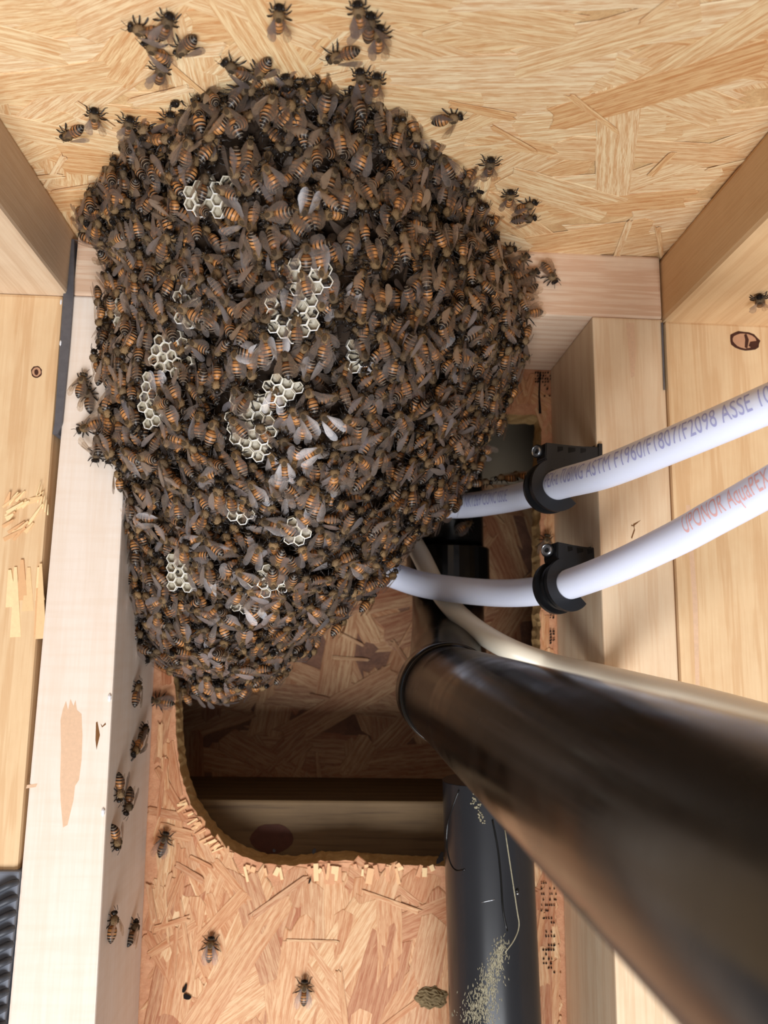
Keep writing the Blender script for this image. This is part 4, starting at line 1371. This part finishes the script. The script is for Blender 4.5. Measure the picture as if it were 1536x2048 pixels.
# --- bees walking alone on the boards: px, py, heading in the picture (deg, 0 right, 90 up), surface, label
LOOSE = [
 (138, 262, 205, 'c', 'lone honey bee at far left of the ceiling, head down beside the left joist'),
 (189, 225, 92, 'c', 'honey bee on the ceiling, head up, next right of the lone far left one'),
 (258, 240, 75, 'c', 'honey bee at upper left rim of the swarm with its legs stretched up'),
 (341, 232, 90, 'c', 'honey bee head up on the dark yellow strand over the left of the swarm'),
 (281, 50, 165, 'c', 'leftmost honey bee of the upper left knot on the ceiling'),
 (335, 35, 68, 'c', 'topmost honey bee of the upper left knot on the ceiling'),
 (306, 88, 140, 'c', 'honey bee in the middle of the upper left knot, facing left'),
 (366, 88, 222, 'c', 'rightmost honey bee of the upper left knot, striped tail to the upper right'),
 (322, 132, 78, 'c', 'lowest honey bee of the upper left knot on the ceiling'),
 (558, 22, 86, 'c', 'single honey bee at the top edge of the picture, left of the top right trio'),
 (718, 14, 100, 'c', 'honey bee cut by the top edge, leftmost of the top trio'),
 (740, 38, 82, 'c', 'middle honey bee of the top trio on the ceiling'),
 (758, 62, 86, 'c', 'lowest honey bee of the top trio, tail down'),
 (675, 104, 198, 'c', 'honey bee facing left on bare ceiling just above the top of the swarm'),
 (465, 126, 148, 'c', 'honey bee facing upper left above the swarm, wings half open'),
 (520, 135, 232, 'c', 'honey bee with striped tail pointing up, just above the top of the swarm'),
 (575, 158, 105, 'c', 'honey bee at the top rim of the swarm, just right of the striped tail'),
 (722, 148, 100, 'c', 'left honey bee of the pair on the swarm top below the trio'),
 (752, 156, 82, 'c', 'right honey bee of the pair on the swarm top below the trio'),
 (905, 228, 12, 'c', 'honey bee facing right at the upper right rim of the swarm'),
 (980, 322, 78, 'c', 'honey bee head up on the ceiling right of the swarm, uppermost of four'),
 (1020, 385, 80, 'c', 'honey bee head up on the ceiling, just left of the close pair at right'),
 (1058, 404, 24, 'c', 'upper honey bee of the close pair on the ceiling at right'),
 (1056, 430, 8, 'c', 'lower dark honey bee of the close pair on the ceiling at right'),
 (1018, 492, 2, 'c', 'honey bee sitting on the joint of ceiling and top plate'),
 (1044, 522, 40, 'p', 'uppermost honey bee on the top plate right of the swarm, head to upper right'),
 (1062, 552, 28, 'p', 'honey bee on the top plate between the uppermost one and the loner at right'),
 (1020, 560, 200, 'p', 'honey bee at the swarm rim on the top plate, facing left'),
 (1101, 556, 302, 'p', 'lone honey bee facing down right, furthest right on the top plate'),
 (1046, 592, 215, 'p', 'honey bee low on the top plate with wings to the upper right'),
 (1052, 632, 190, 'p', 'honey bee on the lower edge of the top plate right of the swarm'),
 (167, 765, 76, 's', 'upper left honey bee of the pair on the left stud face beside the swarm'),
 (179, 792, 94, 's', 'second honey bee of the pair on the left stud face, slightly lower'),
 (173, 858, 200, 's', 'honey bee on the left stud face facing down left, above the two head down bees'),
 (205, 868, 92, 's', 'honey bee head up on the left stud face, touching the swarm rim'),
 (195, 909, 262, 's', 'left honey bee of two facing down on the left stud face'),
 (221, 912, 266, 's', 'right honey bee of two facing down on the left stud face'),
 (268, 1378, 82, 'i', 'honey bee on inner side of the left stud, first one below the swarm'),
 (282, 1462, 70, 'i', 'upper honey bee of the second group on the inner side of the left stud'),
 (264, 1500, 250, 'i', 'lower honey bee of the second group on the inner side of the left stud'),
 (232, 1585, 268, 'i', 'upper left honey bee of the third group down the inner side of the left stud'),
 (249, 1612, 262, 'i', 'right honey bee of the third group, striped tail up, on left stud side'),
 (226, 1682, 276, 'i', 'lowest honey bee of the third group, head down on inner side of left stud'),
 (219, 1842, 84, 'i', 'curled honey bee near the bottom on inner side of the left stud, left of two'),
 (262, 1856, 78, 'i', 'honey bee near the bottom on inner side of the left stud, right of two'),
 (270, 1105, 165, 'i', 'highest of the honey bees clinging to the inner side of the left stud'),
 (272, 1150, 172, 'i', 'second honey bee from the top clinging to the inner side of the left stud'),
 (274, 1192, 186, 'i', 'third honey bee from the top clinging to the inner side of the left stud'),
 (276, 1228, 176, 'i', 'fourth honey bee from the top clinging to the inner side of the left stud'),
 (280, 1272, 165, 'i', 'fifth honey bee from the top clinging to the inner side of the left stud'),
 (292, 1312, 250, 'i', 'last honey bee at the low left tip of the swarm, inner side of left stud'),
 (320, 1285, 262, 'w', 'honey bee on the strand board just left of the hole edge, at the swarm tip'),
 (318, 1402, 170, 'w', 'small dark honey bee on the strand board left of the hole edge, below the swarm'),
 (330, 1678, 75, 'w', 'dim honey bee on the strand board left of the rounded corner of the hole'),
 (422, 1888, 84, 'w', 'upper honey bee on the open strand board below the hole'),
 (609, 1974, 88, 'w', 'lowest honey bee on the strand board near the bottom edge of the picture'),
 (1519, 592, 96, 'j', 'honey bee under the right joist at the right edge of the picture'),
 (1034, 957, 118, 't', 'honey bee on top of the upper white tube near the clamp'),
 (1004, 963, 160, 't', 'honey bee on top of the upper white tube between swarm and clamp'),
 (970, 972, 20, 't', 'honey bee on top of the upper white tube next to the swarm'),
 (934, 1050, 35, 'v', 'honey bee on the black vertical pipe below the upper white tube'),
 (1091, 1083, 80, 'k', 'dim honey bee on the strand board strip beside the lower clamp'),
]
nl = 0
def img_dir(px, py, deg, fn):
    a = math.radians(deg)
    p = fn(px, py); q = fn(px + 3 * math.cos(a), py - 3 * math.sin(a))
    return p, (q - p).normalized()
for n_i, (px, py, deg, sf, lab) in enumerate(LOOSE):
    if sf == 'c': fn, nr = (lambda x, y: onplane(x, y, 2, -.0009)), Vector((0, 0, -1))
    elif sf in 'ps': fn, nr = (lambda x, y: at(x, y, -.0002)), Vector((0, -1, 0))
    elif sf == 'i':
        def fn(x, y):
            return side_l(x, y)
        nr = Vector((1, 0, 0))
    elif sf in 'wk': fn, nr = (lambda x, y: at(x, y, D - .0018)), Vector((0, -1, 0))
    elif sf == 'j': fn, nr = (lambda x, y: onplane(x, y, 2, -H - .001)), Vector((0, 0, -1))
    elif sf == 't': fn, nr = (lambda x, y: at(x, y, .062)), Vector((-.1, -.35, .93))
    else: fn, nr = (lambda x, y: at(x, y, upY - R_ABS - .002)), Vector((0, -1, 0))
    p, d = img_dir(px, py, deg, fn)
    if sf in 'i': nr = Vector((1, 0, 0)) + Vector((0, -.12, 0))
    M = bee_matrix(p, nr, d, .0022)
    single_bee(M, [0, 1, 2, 4, 5, 6, 7, 3][(n_i * 5) % 8] + NV * (n_i % 3), 1.18 if sf != 'c' else 1.1, lab)
    nl += 1

# zones of the swarm
ZONES = ['bees in the top fringe of the swarm',
         'bees in the upper left of the swarm',
         'bees in the upper right of the swarm',
         'bees on the left flank of the swarm',
         'bees around the comb in the middle of the swarm',
         'bees on the right flank of the swarm',
         'bees in the lower part of the swarm']
def zone(u, v):
    if v < .07: return 0
    if v < .32: return 1 if u < .5 else 2
    if v < .66: return 3 if u < .27 else (4 if u < .68 else 5)
    return 6
cand = []
for lst, bonus in ((top, 1.6), (outer, 1.0)):
    for b in lst:
        p = b[0].translation
        nn = b[0].to_3x3() @ Vector((0, 0, 1))
        f = (CAM - p).normalized().dot(nn)
        z = (p - CAM).dot(FW)
        cand.append((bonus * max(.05, f) / z ** 2, b))
cand.sort(key=lambda t: -t[0])
n_ind = 300 - nl
chosen = [b for _, b in cand[:n_ind]]
rest = [b for _, b in cand[n_ind:]] + inner
same = {}
for (M, vt, sc, tone, (u, v)) in chosen:
    zg = ZONES[zone(u, v)]
    f_ = M.to_3x3() @ Vector((1, 0, 0))
    hx_, hy_ = f_.dot(RT), f_.dot(UP)
    hd = ('right', 'upper right', 'up', 'upper left', 'left', 'lower left', 'down', 'lower right')[int(((math.degrees(math.atan2(hy_, hx_)) + 22.5) % 360) // 45)]
    col_ = 'at far left', 'at left', 'left of middle', 'in middle', 'right of middle', 'at right', 'at far right'
    row_ = 'one', 'two', 'three', 'four', 'five', 'six', 'seven'
    wg = 'wings spread' if vt % 8 == 3 else 'wings folded'
    tk = min(2, int(tone * 3))
    lb = '%s bee, %shead %s, swarm row %s of seven, %s' % (TONES[tk][0], 'wings spread, ' if vt % 8 == 3 else '', hd, row_[min(6, int(v * 7))], col_[min(6, int(u * 7))])
    same.setdefault(lb, []).append((M.translation.z, single_bee(M, vt + NV * tk, sc, lb, zg)))
for lb, lst in same.items():
    if len(lst) > 1:
        lst.sort(key=lambda t: -t[0])
        for k, (z_, o) in enumerate(lst):
            o['label'] = lb + ', ' + (('upper one', 'lower one') if len(lst) == 2 else ('highest', 'second', 'third', 'fourth', 'fifth'))[min(k, 4)]
# everything else of the crowd: one object, nobody could count it
VA = []
for V in VAR:
    allp = Part()
    for k in ('abdomen', 'thorax', 'head', 'antenna', 'wing', 'leg'):
        for p in V[k]: 
            b = len(allp.v); allp.v += p.v; allp.f += [tuple(b + i for i in f) for f in p.f]; allp.m += p.m; allp.sv += p.sv
    co = np.array(allp.v) * .001
    loops_ = np.concatenate([np.array(f) for f in allp.f]); sizes = np.array([len(f) for f in allp.f])
    VA.append((co, loops_, sizes, np.array(allp.m), np.array(allp.sv)))
cos, lps, szs, mis, svs_, tns = [], [], [], [], [], []
base = 0
for (M, vt, sc, tone, uv) in rest:
    co, lp_, sz, mi, sv = VA[vt]
    A = np.array(M.to_3x3()) * sc
    cos.append(co @ A.T + np.array(M.translation))
    lps.append(lp_ + base); szs.append(sz); mis.append(mi); svs_.append(sv); tns.append(np.full(len(co), tone))
    base += len(co)
cos = np.concatenate(cos); lps = np.concatenate(lps); szs = np.concatenate(szs); mis = np.concatenate(mis)
me = bpy.data.meshes.new('bee_swarm')
me.vertices.add(len(cos)); me.vertices.foreach_set('co', cos.ravel().astype(np.float32))
me.loops.add(len(lps)); me.loops.foreach_set('vertex_index', lps.astype(np.int32))
me.polygons.add(len(szs)); me.polygons.foreach_set('loop_start', np.concatenate([[0], np.cumsum(szs)[:-1]]).astype(np.int32))
for m_ in BMATS: me.materials.append(m_)
me.polygons.foreach_set('material_index', mis.astype(np.int32))
me.polygons.foreach_set('use_smooth', np.ones(len(szs), dtype=bool))
me.update(calc_edges=True)
a = me.attributes.new('sv', 'FLOAT', 'POINT'); a.data.foreach_set('value', np.concatenate(svs_).astype(np.float32))
a = me.attributes.new('tone', 'FLOAT', 'POINT'); a.data.foreach_set('value', np.concatenate(tns).astype(np.float32))
me.validate()
sw = link('bee_swarm', me)
tag(sw, 'dense crowd of honey bees packed several deep over the comb', 'bees', None, 'stuff')
print('tris about', int((szs - 2).sum()))
